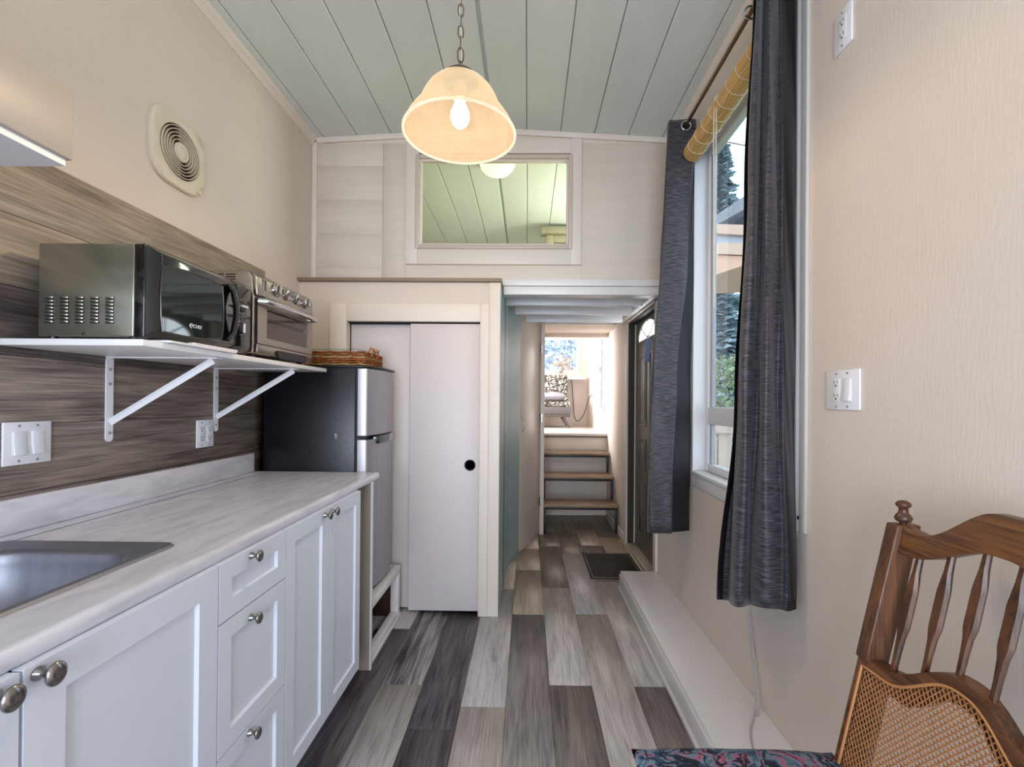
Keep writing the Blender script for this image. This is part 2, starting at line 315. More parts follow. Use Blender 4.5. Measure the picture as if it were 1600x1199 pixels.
ORG = {}
def put(name, mb, mat, parent=None, bevel=0.0, smooth=False, label=None, kind=None, seg=2, solid=0.0, auto=None):
    if parent is not None: o0 = ORG[parent.name]
    else:
        xs = [p[0] for p in mb.v]; ys = [p[1] for p in mb.v]; zs = [p[2] for p in mb.v]
        o0 = Vector(((min(xs)+max(xs))/2, (min(ys)+max(ys))/2, min(zs)))
    me = bpy.data.meshes.new(name)
    me.from_pydata([tuple(Vector(p)-o0) for p in mb.v], [], mb.f); me.validate()
    bm = bmesh.new(); bm.from_mesh(me)
    bmesh.ops.recalc_face_normals(bm, faces=bm.faces)
    if bevel:
        es = [e for e in bm.edges if len(e.link_faces) == 2 and e.calc_face_angle(0) > math.radians(35)]
        bmesh.ops.bevel(bm, geom=es, offset=bevel, segments=seg, affect='EDGES', profile=0.5, clamp_overlap=True)
    bm.to_mesh(me); bm.free()
    me.materials.append(mat)
    if smooth or bevel:
        for p in me.polygons: p.use_smooth = True
        me.set_sharp_from_angle(angle=math.radians(auto or (40 if not bevel else 50)))
    o = bpy.data.objects.new(name, me); COL.objects.link(o)
    if parent is not None: o.parent = parent; o.location = (0, 0, 0)
    else: o.location = o0
    ORG[o.name] = o0
    if solid:
        sm = o.modifiers.new('thickness', 'SOLIDIFY'); sm.thickness = solid; sm.offset = 0
    if label: o['label'] = label
    if kind: o['kind'] = kind
    return o
def struct(name, mb, mat, **k):
    return put(name, mb, mat, kind='structure', **k)
def tag(o, label, cat, group=None):
    o['label'] = label; o['category'] = cat
    if group: o['group'] = group
    return o
def thing(name, label, cat, loc, group=None):
    o = bpy.data.objects.new(name, None); COL.objects.link(o); o.location = loc; o.empty_display_size = 0.05
    ORG[o.name] = Vector(loc); return tag(o, label, cat, group)
def B(*a): return MB().box(*a)

# ------------------------------------------------------------------ room shell
YB = -2.0          # rear wall
YU = 2.866         # upper wall with interior window
YC = 2.71          # closet face
YH = 4.39          # hall far frame
YS = 5.16          # wall behind the stairs / platform edge
ZP = 0.92          # bedroom platform height
def ceil_z(x): return 3.0 - abs(x+0.231)*0.0555

fl = struct('floor', B(-1.475, 1.0, YB-0.1, YS, -0.06, -0.004), M_('subfloor', (50, 46, 44), 0.9))
W_ = 0.19
cols = [-0.84+W_*i for i in range(-3, 10)]
special = {  # column left edge index -> list of (y0,y1,tone)
    -0.84: [(0.9, 2.543, 'd'), (2.543, 3.7, 'l')],
    -0.65: [(0.75, 2.045, 'l'), (2.045, 3.2, 'x')],
    -0.46: [(0.5, 1.77, 'd'), (1.77, 2.99, 'd')],
    -0.27: [(0.7, 1.905, 'w'), (1.905, 3.1, 'l')],
    -0.08: [(1.5, 2.735, 'm'), (2.735, 3.45, 't'), (3.45, 3.95, 't'), (0.3, 1.5, 'm')],
    0.11: [(0.85, 2.059, 'm'), (2.059, 3.13, 'w'), (3.13, 4.02, 'b'), (4.02, 4.46, 'b'), (4.46, YS, 'b')],
    0.30: [(0.6, 1.35, 'l'), (1.35, 2.75, 'w'), (2.75, 3.83, 'l'), (3.83, 4.42, 'b'), (4.42, YS, 'b')],
    0.49: [(0.85, 2.059, 'm'), (2.059, 3.25, 'w'), (3.25, 4.06, 'b'), (4.06, 4.55, 't'), (4.55, YS, 'b')],
    0.68: [(2.6, 3.4, 't'), (3.4, 4.3, 't'), (4.3, YS, 'b')]}
rnd = random.Random(3)
for c in cols:
    x0, x1 = max(c, L), min(c+W_, 0.955)
    if x1-x0 < 0.02: continue
    rows = None
    for k, vv in special.items():
        if abs(k-c) < 0.01: rows = list(vv)
    lo = min([q[0] for q in rows]) if rows else None; hi = max([q[1] for q in rows]) if rows else None
    segs = list(rows) if rows else []
    y = lo if rows else rnd.uniform(0, 1.0)
    if not rows: hi = y
    while y > YB:
        n0 = max(YB, y-1.22); segs.append((n0, y, rnd.choice('lwmlbd'))); y = n0
    y = hi
    while y < YS:
        n1 = min(YS, y+rnd.choice((1.22, 0.8))); segs.append((y, n1, rnd.choice('tlbt'))); y = n1
    for (a, b_, t) in segs:
        if b_-a < 0.02: continue
        put('plank', B(x0+0.0006, x1-0.0006, a+0.0006, b_-0.0006, -0.004, 0), FL[t], fl, bevel=0.0006, seg=1)

# walls. left
wl = struct('wall_left', MB().box(L-0.1, L, YB, -1.5, -0.06, 3.05).box(L-0.1, L, -1.5, -0.4, -0.06, 0.5).box(L-0.1, L, -1.5, -0.4, 1.6, 3.05).box(L-0.1, L, -0.4, 5.40, -0.06, 3.05).box(L-0.1, L, 6.5, 6.83, -0.06, 3.05).box(L-0.1, L, 5.40, 6.5, -0.06, 1.25).box(L-0.1, L, 5.40, 6.5, 2.25, 3.05), WALL)
ztops = [1.943, 1.762, 1.574, 1.39, 1.206, 1.02]; zb = [1.762, 1.574, 1.39, 1.206, 1.02, 0.90]
joints = [(0.2, 0.5, 2.336), (0.2, 1.75, 2.336), (0.2, 1.9, 2.336), (0.2, 0.9, 2.336), (0.2, 0.6, 2.336), (0.2, 1.0, 2.336)]
tt = [('l', 'l'), ('l', 'm'), ('d', 'm'), ('m', 'm'), ('m', 'm'), ('d', 'd')]
for zt, z0, js, ts in zip(ztops, zb, joints, tt):
    for i in range(2):
        put('board', B(L, L+0.012, js[i]+0.0008, js[i+1]-0.0008, z0+0.0008, zt-0.0008), WB[ts[i]], wl, bevel=0.0012, seg=1)

# right wall: openings for window_1 (Y1.56-2.465), door_1 (3.20-4.086), bedroom window (5.39-6.17)
wr = MB()
def ybox(y0, y1, z0, z1): wr.box(R_, R_+0.1, y0, y1, z0, z1)
ybox(YB, 1.56, -0.06, 3.05); ybox(1.56, 2.465, -0.06, 0.915); ybox(1.56, 2.465, 2.63, 3.05); ybox(2.465, 3.20, -0.06, 3.05)
ybox(3.20, 4.086, 2.0, 3.05); ybox(4.086, 5.39, -0.06, 3.05); ybox(5.39, 6.15, -0.06, 1.16); ybox(5.39, 6.15, 2.22, 3.05); ybox(6.15, 6.83, -0.06, 3.05)
struct('wall_right', wr, WALL)
# rear wall behind the camera with a window opening
rw = MB(); rw.box(L-0.1, -1.15, YB-0.1, YB, -0.06, 3.05).box(0.65, 1.0, YB-0.1, YB, -0.06, 3.05).box(-1.15, 0.65, YB-0.1, YB, -0.06, 0.55).box(-1.15, 0.65, YB-0.1, YB, 2.55, 3.05)
struct('wall_rear', rw, WALL)
rwf = struct('window_5', MB().box(-1.15, -1.09, YB-0.08, YB-0.02, 0.55, 2.55).box(0.59, 0.65, YB-0.08, YB-0.02, 0.55, 2.55).box(-1.09, 0.59, YB-0.08, YB-0.02, 0.55, 0.61).box(-1.09, 0.59, YB-0.08, YB-0.02, 2.49, 2.55).box(-0.28, -0.22, YB-0.08, YB-0.02, 0.61, 2.49), WHITE)
put('pane', B(-1.09, 0.59, YB-0.055, YB-0.05, 0.61, 2.49), GLS, rwf)

w8 = struct('window_8', MB().box(L-0.08, L-0.04, -1.5, -1.45, 0.5, 1.6).box(L-0.08, L-0.04, -0.45, -0.4, 0.5, 1.6).box(L-0.08, L-0.04, -1.45, -0.45, 0.5, 0.55).box(L-0.08, L-0.04, -1.45, -0.45, 1.55, 1.6), WHITE)  # unseen side window, added to go with the rear-left lamp
put('pane', B(L-0.062, L-0.058, -1.45, -0.45, 0.55, 1.55), GLS, w8)
# ceiling boards either side of the ridge
ce = struct('ceiling', MB().prism([(-1.475, 2.98), (-0.231, 3.03), (1.0, 2.98), (1.0, 3.12), (-1.475, 3.12)], 'Y', YB-0.1, 5.12), CEIL)
edges = [-1.375] + [-0.231-0.215*k for k in range(5, 0, -1)] + [-0.231] + [-0.231+0.213*k for k in range(1, 6)] + [0.90]
for i in range(len(edges)-1):
    x0, x1 = edges[i], edges[i+1]; g = 0.0022; gl_ = 0.009 if abs(x1+0.231) < .001 else g; gr_ = 0.009 if abs(x0+0.231) < .001 else g
    a, b_ = x0+gr_, x1-gl_
    e = 0.004
    put('board', MB().prism([(a, ceil_z(a)+e*0.6), (a+e, ceil_z(a+e)), (b_-e, ceil_z(b_-e)), (b_, ceil_z(b_)+e*0.6), (b_, ceil_z(b_)+0.016), (a, ceil_z(a)+0.016)], 'Y', YB, 5.10), CEIL, ce)
put('groove_backing', MB().prism([(-1.375, ceil_z(-1.375)+0.0165), (-0.231, 3.0165), (0.9, ceil_z(0.9)+0.0165), (0.9, ceil_z(.9)+0.02), (-0.231, 3.02), (-1.375, ceil_z(-1.375)+0.02)], 'Y', YB, 5.1), GROOVE, ce)
# crown strips
zl, zr = ceil_z(L), ceil_z(R_)
struct('trim_1', MB().prism([(L, zl-0.05), (L+0.014, zl-0.05), (L+0.016, zl-0.024), (L+0.03, zl-0.02), (L+0.034, zl+0.001), (L, zl+0.001)], 'Y', YB, YU-0.012), TRIM)
struct('trim_2', MB().prism([(R_, zr-0.045), (R_-0.012, zr-0.045), (R_-0.016, zr-0.01), (R_-0.016, zr+0.001), (R_, zr+0.001)], 'Y', YB, YU-0.012), TRIM)

# upper wall with the interior window
uw = MB()
z0u = 2.006
uw.box(L, -0.70, YU, YU+0.05, z0u, 2.96).box(0.26, R_, YU, YU+0.05, z0u, 2.96).box(-0.70, 0.26, YU, YU+0.05, z0u, 2.245).box(-0.70, 0.26, YU, YU+0.05, 2.81, 3.0)
upper = struct('wall_back', uw, WALLB)
# painted boards on the left part, faint joints
for i, (a, b_) in enumerate([(2.052, 2.115), (2.115, 2.33), (2.33, 2.545), (2.545, 2.76), (2.76, 2.905)]):
    put('panel', B(L+0.03, -0.925, YU-0.006, YU, a+0.0002, b_-0.0002), WALLB, upper, bevel=0.0006, seg=1)
put('panel', B(-0.923, -0.775, YU-0.006, YU, 2.052, 2.905), WALLB, upper, bevel=0.0012, seg=1)
put('panel', B(0.33, R_, YU-0.006, YU, 2.052, 2.905), WALLB, upper, bevel=0.0012, seg=1)
# top trim following the gable, corner batten, lower strips
for x0, x1, nm in ((L+0.03, -0.231, 'trim_3'), (-0.231, R_-0.016, 'trim_4')):
    za, zb_ = ceil_z(x0), ceil_z(x1)
    struct(nm, MB().prism([(x0, za-0.035), (x1, zb_-0.035), (x1, zb_), (x0, za)], 'Y', YU-0.016, YU), TRIM, bevel=0.003)
struct('trim_5', B(L, L+0.03, YU-0.014, YU, z0u, zl-0.03), TRIM, bevel=0.003)
struct('trim_6', MB().box(-0.16, R_, YU-0.012, YU, 2.006, 2.05), WHITE, bevel=0.002)
struct('trim_7', MB().box(L+0.03, -0.16, YU-0.010, YU, 2.006, 2.05), TRIM, bevel=0.002)
# window_2: interior window
wf2 = MB()
yf = YU-0.022
wf2.box(-0.777, -0.70, yf, YU, 2.136, 2.92).box(0.262, 0.33, yf, YU, 2.136, 2.93).box(-0.70, 0.262, yf, YU, 2.136, 2.232).box(-0.70, 0.262, yf, YU, 2.835, 2.925)
w2 = struct('window_2', wf2, TRIM, bevel=0.003)
def ring(x0, x1, z0, z1, t, ya, yb):
    return MB().box(x0, x0+t, ya, yb, z0, z1).box(x1-t, x1, ya, yb, z0, z1).box(x0+t, x1-t, ya, yb, z0, z0+t).box(x0+t, x1-t, ya, yb, z1-t, z1)
put('window_frame', ring(-0.715, 0.272, 2.232, 2.825, 0.026, YU-0.030, YU+0.03), M_('frame_pinkish', (206, 190, 176), 0.4), w2, bevel=0.004)
put('sash', ring(-0.69, 0.247, 2.257, 2.80, 0.012, YU-0.016, YU+0.02), TRIM, w2, bevel=0.003)
put('pane', B(-0.678, 0.235, YU+0.002, YU+0.006, 2.269, 2.788), glass_('loft_glass', (240, 247, 240), 0.06), w2)
# loft behind: floor deck, far wall, window casing at the right, dome light
struct('wall_loft', B(L, R_, 5.10, 5.20, 2.0, 3.0), WALL)
lf = struct('trim_8', B(L, R_, YU+0.05, 5.10, 2.045, 2.075), WALLB)
lw = struct('window_6', MB().box(0.16, 0.235, 4.34, 4.40, 2.076, 2.87).box(0.235, R_, 4.34, 4.40, 2.80, 2.87).box(0.235, R_, 4.34, 4.40, 2.076, 2.2), M_('loft_casing', (150, 142, 118), 0.5), bevel=0.004)
put('window_head', B(0.115, R_, 4.30, 4.41, 2.872, 2.938), M_('loft_head', (146, 138, 114), 0.5), lw, bevel=0.004)
put('pane', B(0.235, R_, 4.37, 4.374, 2.2, 2.80), GLS, lw)
dl = thing('ceiling_light', 'round lit dome light on the loft ceiling seen through the interior window', 'light', (-0.231, 3.25, 2.985))
put('shade', MB().lathe([(0.001, -0.085), (0.05, -0.08), (0.09, -0.062), (0.118, -0.03), (0.125, 0.0)], (-0.231, 3.25, 2.982), 28), DOME, dl, smooth=True)
put('base_ring', MB().lathe([(0.128, -0.012), (0.132, -0.01), (0.132, 0.012), (0.10, 0.012)], (-0.231, 3.25, 2.985), 28), TRIM, dl, smooth=True)

# closet front (opening X -1.085..-0.285, Z 0..1.75)
cl = MB()
cl.box(L, -1.085, YC, YC+0.05, 0, 1.985).box(-0.285, -0.165, YC, YC+0.05, 0, 1.985).box(-1.085, -0.285, YC, YC+0.05, 1.75, 1.985)
struct('wall_closet', cl, WALL)
struct('trim_9', MB().box(-1.185, -1.085, YC-0.012, YC, 0, 1.855).box(-1.085, -0.285, YC-0.012, YC, 1.75, 1.855).box(-0.285, -0.232, YC-0.012, YC, 0, 1.855), TRIM, bevel=0.002)
struct('trim_10', MB().box(-0.2315, -0.165, YC-0.010, YC, 0, 1.984), TRIM, bevel=0.002)
struct('trim_11', MB().box(L, -0.158, YC-0.03, YU, 1.986, 2.005), LEDGE, bevel=0.002)
struct('wall_closet_back', B(L, -0.25, 3.30, 3.34, 0, 2.04), WALL)
struct('wall_closet_top', B(L, -0.22, YC+0.05, YU, 1.96, 1.985), WALL)
d2 = struct('door_2', B(-0.708, -0.288, YC+0.022, YC+0.038, 0.016, 1.742), SLID, bevel=0.002)
put('finger_pull', MB().lathe([(0.031, 0.0), (0.034, -0.003), (0.031, -0.005), (0.027, 0.002), (0.012, 0.003), (0.001, 0.003)], (-0.342, YC+0.022, 0.892), 24, 'Y'), M_('pull_charcoal', (72, 72, 82), 0.4, 0.0), d2, smooth=True)
struct('door_3', B(-1.084, -0.66, YC+0.062, YC+0.078, 0.016, 1.742), SLID, bevel=0.002)
struct('trim_12', B(-1.084, -0.286, YC+0.02, YC+0.085, 1.744, 1.75), DARKV)  # black strip put in for the shade of the door track gap

# closet side toward hall: white edge, blue panel, blue cupboard door, white hall door
struct('wall_hall_left', MB().prism([(-0.165, YC+0.05), (-0.160, 3.10), (-0.19, 3.10), (-0.19, YC+0.05)], 'Z', 0, 1.985), BLUE)
struct('trim_13', MB().prism([(-0.160, 3.105), (-0.153, 3.139), (-0.165, 3.16), (-0.19, 3.105)], 'Z', 0.0, 1.975), BLUESH)  # gap shadow put in as a darker blue strip
struct('wall_cupboard', MB().prism([(-0.158, 3.17), (-0.1435, 3.515), (-0.062, 3.80), (-0.12, 3.84), (-0.26, 3.60), (-0.26, 3.17)], 'Z', 0.0, 2.04), BLUE)
struct('baseboard_cupboard', MB().prism([(-0.142, 3.512), (-0.060, 3.797), (-0.063, 3.80), (-0.146, 3.517)], 'Z', 0.0, 0.05), M_('blue_base', (140, 172, 176), 0.4), bevel=0.001)
dv = Vector((0.126+0.058, 4.387-3.812)).normalized(); nv = Vector((-dv.y, dv.x))
p0 = Vector((-0.058, 3.812)); p1 = Vector((0.122, 4.375))
q = [p0, p1, p1+nv*0.035, p0+nv*0.035]
d4 = struct('door_4', MB().prism([tuple(t) for t in q], 'Z', 0.012, 2.015), M_('hall_door_white', (226, 216, 206), 0.3, noise=0.03), bevel=0.002)
hp = p0+dv*0.03-nv*0.0
arc = [(hp.x-nv.x*0.028*math.sin(t)+0.0, hp.y-nv.y*0.028*math.sin(t), 1.08+0.058*math.cos(t)) for t in [PI*i/10 for i in range(11)]]
put('door_handle', MB().tube(arc, 0.004, 8), CHROME, d4, smooth=True)
for z in (0.32, 1.12, 1.78):
    put('hinge', MB().box(0.124, 0.144, YH-0.022, YH-0.0185, z-0.04, z+0.04).cyl((0.126, YH-0.023, z-0.04), (0.126, YH-0.023, z+0.04), 0.005, 8), M_('hinge_steel', (170, 165, 158), 0.35, 0.9), d4)
# hall far partition and header
struct('wall_hall_far', MB().box(L, 0.126, YH, YH+0.05, 0, 2.045).box(0.126, 0.15, YH, YS-0.02, 0, 2.045), WALL)
struct('trim_14', B(0.128, 0.164, YH-0.018, YH, 0, 2.04), TRIM, bevel=0.002)
struct('trim_15', B(0.164, R_, YH-0.018, YH+0.02, 2.022, 2.045), WHITE, bevel=0.002)
# loft joists
for i, y in enumerate((2.868, 3.186, 3.515, 3.857)):
    x0 = -0.16 if i < 2 else (-0.10 if i == 2 else -0.02)
    struct('trim_%d' % (16+i), B(x0, 0.80 if i else 0.835, y+(0.0 if i else 0.051), y+(0.04 if i else 0.09), 1.952, 2.044), WHITE, bevel=0.003)
struct('trim_20', B(-0.158, 0.82, YU, YU+0.05, 1.952, 2.005), WHITE, bevel=0.003)
struct('trim_21', B(0.84, R_, YU+0.052, YH-0.02, 2.002, 2.044), WHITE, bevel=0.003)
struct('ceiling_hall', B(-0.158, R_, YU+0.052, YH, 2.0445, 2.045), WALLB)

# door casing and entry door in the right wall
struct('trim_22', MB().box(0.884, R_, 4.086, 4.15, 0, 2.0).box(0.884, R_, 3.135, 3.20, 0.0, 2.0).box(0.884, R_, 3.135, 4.15, 1.985, 2.001), TRIM, bevel=0.002)
struct('trim_23', MB().box(R_+0.001, R_+0.10, 4.074, 4.085, 0.02, 1.985).box(R_+0.001, R_+0.10, 3.201, 3.212, 0.02, 1.985).box(R_+0.001, R_+0.10, 3.212, 4.074, 1.972, 1.984), JAMBD)
struct('trim_24', MB().box(R_-0.014, R_+0.10, 3.212, 4.074, 0.0, 0.024), THRESH, bevel=0.003)
dx = R_+0.062
d1 = struct('door_1', B(dx, dx+0.037, 3.214, 4.072, 0.03, 1.97), DOORG, bevel=0.002)
for (a, b_, c, d) in ((3.36, 3.60, 0.16, 0.62), (3.69, 3.93, 0.16, 0.62), (3.36, 3.60, 0.72, 0.98), (3.69, 3.93, 0.72, 0.98), (3.36, 3.60, 1.08, 1.68), (3.69, 3.93, 1.08, 1.68)):
    mbp = MB()
    for (u0, u1, z0, z1) in ((a, a+0.018, c, d), (b_-0.018, b_, c, d), (a+.018, b_-.018, c, c+0.018), (a+.018, b_-.018, d-0.018, d)):
        mbp.box(dx-0.006, dx, u0, u1, z0, z1)
    mbp.box(dx-0.004, dx, a+0.045, b_-0.045, c+0.045, d-0.045)
    put('door_panel', mbp, DOORG, d1, bevel=0.002)
fan_pts = [(3.643+0.29*math.cos(t), 1.79+0.15*math.sin(t)) for t in [PI*i/18 for i in range(19)]]
put('pane', MB().prism(fan_pts, 'X', dx-0.004, dx-0.001), emis('lite_glow', (240, 244, 250), 7), d1, label='half-round door glass with daylight put in as glow')  # opaque pane: daylight put in as emission, also fills the hall
fr = [(dx-0.005, p[0], p[1]) for p in fan_pts]
put('window_frame', MB().tube(fr, 0.010, 6, closed=True), M_('lite_frame', (150, 146, 138), 0.4), d1, smooth=True)
for t in (PI*0.25, PI*0.5, PI*0.75):
    put('muntin', MB().cyl((dx-0.005, 3.643, 1.79), (dx-0.005, 3.643+0.28*math.cos(t), 1.79+0.145*math.sin(t)), 0.007, 6), M_('lite_muntin', (150, 146, 138), 0.4), d1)
struct('trim_25', B(dx-0.008, dx-0.0, 4.060, 4.0735, 0.03, 1.97), TRIM)
hang = thing('door_hanger', 'small blue cloth hanging on the dark entry door below its half-round glass', 'cloth', (0.945, 3.56, 1.58))
hb = []
for i in range(7):
    z = 1.77-0.18*i/6; hb.append([(0.925+0.006*math.sin(i+j), 3.46+0.022*j, z) for j in range(7)])
put('cloth', MB().grid(hb), M_('blue_cloth', (116, 142, 196), 0.8), hang, smooth=True, solid=0.004)
put('loop', MB().tube([(0.925, 3.55, 1.77), (0.955, 3.553, 1.80), (0.925, 3.56, 1.77)], 0.002, 6), STRING, hang)

# window_1 frame
w1 = struct('window_1', MB().box(R_+0.055, R_+0.095, 1.56, 1.60, 0.916, 2.629).box(R_+0.055, R_+0.095, 2.425, 2.464, 0.916, 2.629).box(R_+0.055, R_+0.095, 1.60, 2.425, 0.916, 0.955).box(R_+0.055, R_+0.095, 1.60, 2.425, 2.59, 2.629).box(R_+0.055, R_+0.095, 1.60, 2.425, 1.166, 1.256), PLAST, bevel=0.003)
put('pane', B(R_+0.078, R_+0.081, 1.60, 2.425, 1.256, 2.59), GLS, w1)
put('pane', B(R_+0.078, R_+0.081, 1.60, 2.425, 0.955, 1.166), GLS, w1)
put('sash', MB().box(R_+0.068, R_+0.09, 2.405, 2.4245, 1.2565, 2.5895).box(R_+0.068, R_+0.09, 2.405, 2.4245, 0.9555, 1.1655), M_('sash_grey', (168, 168, 176), 0.4), w1, bevel=0.002)
put('window_sill', MB().box(R_-0.02, R_+0.055, 1.50, 2.50, 0.897, 0.9155), PLAST, w1, bevel=0.003)
put('apron', B(R_-0.010, R_, 1.53, 2.49, 0.835, 0.896), PLAST, w1, bevel=0.002)
put('jamb', MB().box(R_-0.012, R_+0.055, 2.452, 2.4645, 0.916, 2.629).box(R_, R_+0.055, 1.56, 1.572, 0.916, 2.629).box(R_, R_+0.055, 1.572, 2.452, 2.617, 2.629), PLAST, w1, bevel=0.001)
struct('trim_26', MB().box(R_-0.022, R_, 1.500, 1.555, 0.862, 2.86), M_('casing_shade', (166, 164, 160), 0.5), bevel=0.002)  # casing face in shadow, the shade put into its grey
struct('trim_27', MB().box(R_-0.012, R_, 1.467, 1.4995, 0.862, 2.86), M_('casing_shade2', (196, 190, 184), 0.5), bevel=0.002)  # lighter face of the same casing, shade also in the colour
struct('trim_28', MB().box(R_-0.008, R_, 1.555, 2.50, 2.632, 2.72), WHITE, bevel=0.002)
struct('trim_29', MB().box(R_-0.008, R_, 2.4655, 2.53, 0.862, 2.72), WHITE, bevel=0.002)

# bench-like step along the right wall
struct('trim_30', B(0.645, R_, 0.2, 3.13, 0.0, 0.123), M_('step_white', (234, 232, 236), 0.3, noise=0.02), bevel=0.003)
struct('baseboard_right', MB().box(0.628, 0.6445, 0.2, 3.128, 0.0, 0.022).box(0.636, 0.6445, 0.2, 3.128, 0.022, 0.105), WHITE, bevel=0.003)
struct('baseboard_hall', MB().box(R_-0.012, R_, 4.151, YS-0.02, 0.0, 0.07), TRIM, bevel=0.002)
struct('baseboard_hall_left', MB().box(0.151, 0.16, YH+0.021, YS-0.02, 0.0, 0.05), TRIM, bevel=0.002)

# stairs wall, platform, bedroom
sw = struct('wall_stairs', B(0.15, R_, YS, YS+0.05, 0.0, ZP-0.03), WALL)
put('panel', B(0.16, 0.86, YS-0.008, YS, 0.045, 0.60), WALL, sw, bevel=0.001)
put('panel', B(0.152, R_-0.002, YS-0.014, YS, 0.745, 0.885), WALLB, sw, bevel=0.001)
struct('floor_bedroom', MB().box(L, R_, YS-0.035, 6.83, ZP-0.03, ZP), M_('bedroom_floor', (206, 198, 190), 0.4, noise=0.08, nscale=(9, 2, 9)), bevel=0.006)
struct('trim_31', B(0.151, R_-0.002, YS-0.034, YS-0.015, ZP-0.045, ZP-0.031), M_('nosing_dark', (92, 80, 70), 0.5))
struct('wall_bedroom_far', MB().box(L, -0.35, 6.82, 6.9, ZP, 2.6).box(0.77, R_, 6.82, 6.9, ZP, 2.6).box(-0.35, 0.77, 6.82, 6.9, ZP, 1.715).box(-0.35, 0.77, 6.82, 6.9, 2.235, 2.6), WALL)
struct('ceiling_bedroom', MB().prism([(L, 2.50), (R_, 2.36), (R_, 2.44), (L, 2.58)], 'Y', YS+0.055, 6.82), M_('bed_ceiling', (236, 224, 212), 0.6))
struct('trim_32', B(L, R_, 6.1, 6.16, 2.33, 2.40), M_('bed_beam', (226, 206, 192), 0.6))
w3 = struct('window_3', MB().box(-0.35, -0.31, 6.80, 6.86, 1.715, 2.235).box(0.73, 0.77, 6.80, 6.86, 1.715, 2.235).box(-0.31, 0.73, 6.80, 6.86, 1.715, 1.75).box(-0.31, 0.73, 6.80, 6.86, 2.20, 2.235), PLAST, bevel=0.002)
put('pane', B(-0.31, 0.73, 6.835, 6.84, 1.75, 2.20), GLS, w3)
put('window_sill', B(-0.4, 0.84, 6.60, 6.80, 1.60, 1.635), PLAST, w3, bevel=0.003)
w4 = struct('window_4', MB().box(R_+0.04, R_+0.08, 5.39, 5.43, 1.16, 2.22).box(R_+0.04, R_+0.08, 6.11, 6.15, 1.16, 2.22).box(R_+0.04, R_+0.08, 5.43, 6.11, 1.16, 1.20).box(R_+0.04, R_+0.08, 5.43, 6.11, 2.18, 2.22), PLAST, bevel=0.002)
put('pane', B(R_+0.058, R_+0.061, 5.43, 6.11, 1.20, 2.18), GLS, w4)
struct('trim_33', MB().box(R_-0.014, R_, 5.33, 5.39, 1.10, 2.28).box(R_-0.014, R_, 6.15, 6.21, 1.10, 2.28).box(R_-0.014, R_, 5.39, 6.15, 1.10, 1.16).box(R_-0.014, R_, 5.39, 6.15, 2.22, 2.28), PLAST, bevel=0.002)
w7 = struct('window_7', MB().box(L-0.08, L-0.04, 5.40, 5.45, 1.25, 2.25).box(L-0.08, L-0.04, 6.45, 6.5, 1.25, 2.25).box(L-0.08, L-0.04, 5.45, 6.45, 1.25, 1.30).box(L-0.08, L-0.04, 5.45, 6.45, 2.20, 2.25), PLAST)  # unseen window, added as an opening for the bedroom lamp
put('pane', B(L-0.062, L-0.058, 5.45, 6.45, 1.30, 2.20), GLS, w7)

# ------------------------------------------------------------------ kitchen run
def shaker(y0, y1, z0, z1, fr=0.05, xf=-0.72, t=0.019, dp=0.008):
    m = MB(); xb = xf-t; s_ = 0.004
    def rect(x, i): return [(x, y0+i, z0+i), (x, y1-i, z0+i), (x, y1-i, z1-i), (x, y0+i, z1-i)]
    vs = rect(xb, 0)+rect(xf, 0)+rect(xf, fr)+rect(xf-dp, fr+s_)
    fs = [(3, 2, 1, 0)]
    for k in (0, 4, 8):
        fs += [(k+j, k+(j+1) % 4, k+4+(j+1) % 4, k+4+j) for j in range(4)]
    fs.append((12, 13, 14, 15)); return m.add(vs, fs)
def knob(door, y, z, s=1.0):
    put('knob', MB().lathe([(0.009*s, 0.0), (0.009*s, 0.003), (0.0055*s, 0.008), (0.005*s, 0.014), (0.0075*s, 0.019)], (-0.72, y, z), 16, 'X'), NICKEL, door, smooth=True)
    put('knob', MB().ell((-0.72+0.0245*s, y, z), 0.0065*s, 0.0135*s, 0.0155*s, 20, 12), NICKEL, door, smooth=True)
def cabinet(name, label, y0, y1):
    t = thing(name, label, 'cabinet', (-1.05, (y0+y1)/2, 0), 'white base cabinets under the worktop')
    put('body', (MB().box(L+0.004, -0.7395, y0, y1, 0.12, 0.889) if 'sink' not in name else MB().box(L+0.004, -0.7395, y0, y0+0.016, 0.12, 0.889).box(L+0.004, -0.7395, y1-0.016, y1, 0.12, 0.735).box(L+0.004, -0.7395, y0+0.016, y1-0.016, 0.12, 0.136).box(L+0.004, L+0.02, y0+0.016, y1-0.016, 0.136, 0.889)), CABW, t)
    put('plinth', MB().box(L+0.004, -0.80, y0, y1, 0.0, 0.1195), CABW, t)
    return t
c1 = cabinet('sink_cabinet', 'white two-door base cabinet under the steel sink, nearest the camera', 0.226, 1.059)
d = put('door', shaker(0.228, 0.640, 0.12, 0.887, 0.06), CABW, c1); knob(d, 0.608, 0.872, 1.15)
d = put('door', shaker(0.646, 1.057, 0.12, 0.887, 0.06), CABW, c1); knob(d, 0.664, 0.872, 1.15)
c2 = cabinet('drawer_cabinet', 'white base cabinet with a stack of three drawers, next to the sink cabinet', 1.0595, 1.3595)
for z0, z1, kz in ((0.747, 0.887, 0.870), (0.428, 0.743, 0.708), (0.12, 0.424, 0.408)):
    d = put('drawer', shaker(1.062, 1.357, z0, z1, 0.045), CABW, c2); knob(d, 1.182, kz)
c3 = cabinet('double_door_cabinet', 'white base cabinet with two narrow doors and paired knobs, farthest along the worktop', 1.36, 1.967)
d = put('door', shaker(1.362, 1.649, 0.12, 0.887), CABW, c3); knob(d, 1.612, 0.868)
d = put('door', shaker(1.653, 1.965, 0.12, 0.887), CABW, c3); knob(d, 1.672, 0.868)
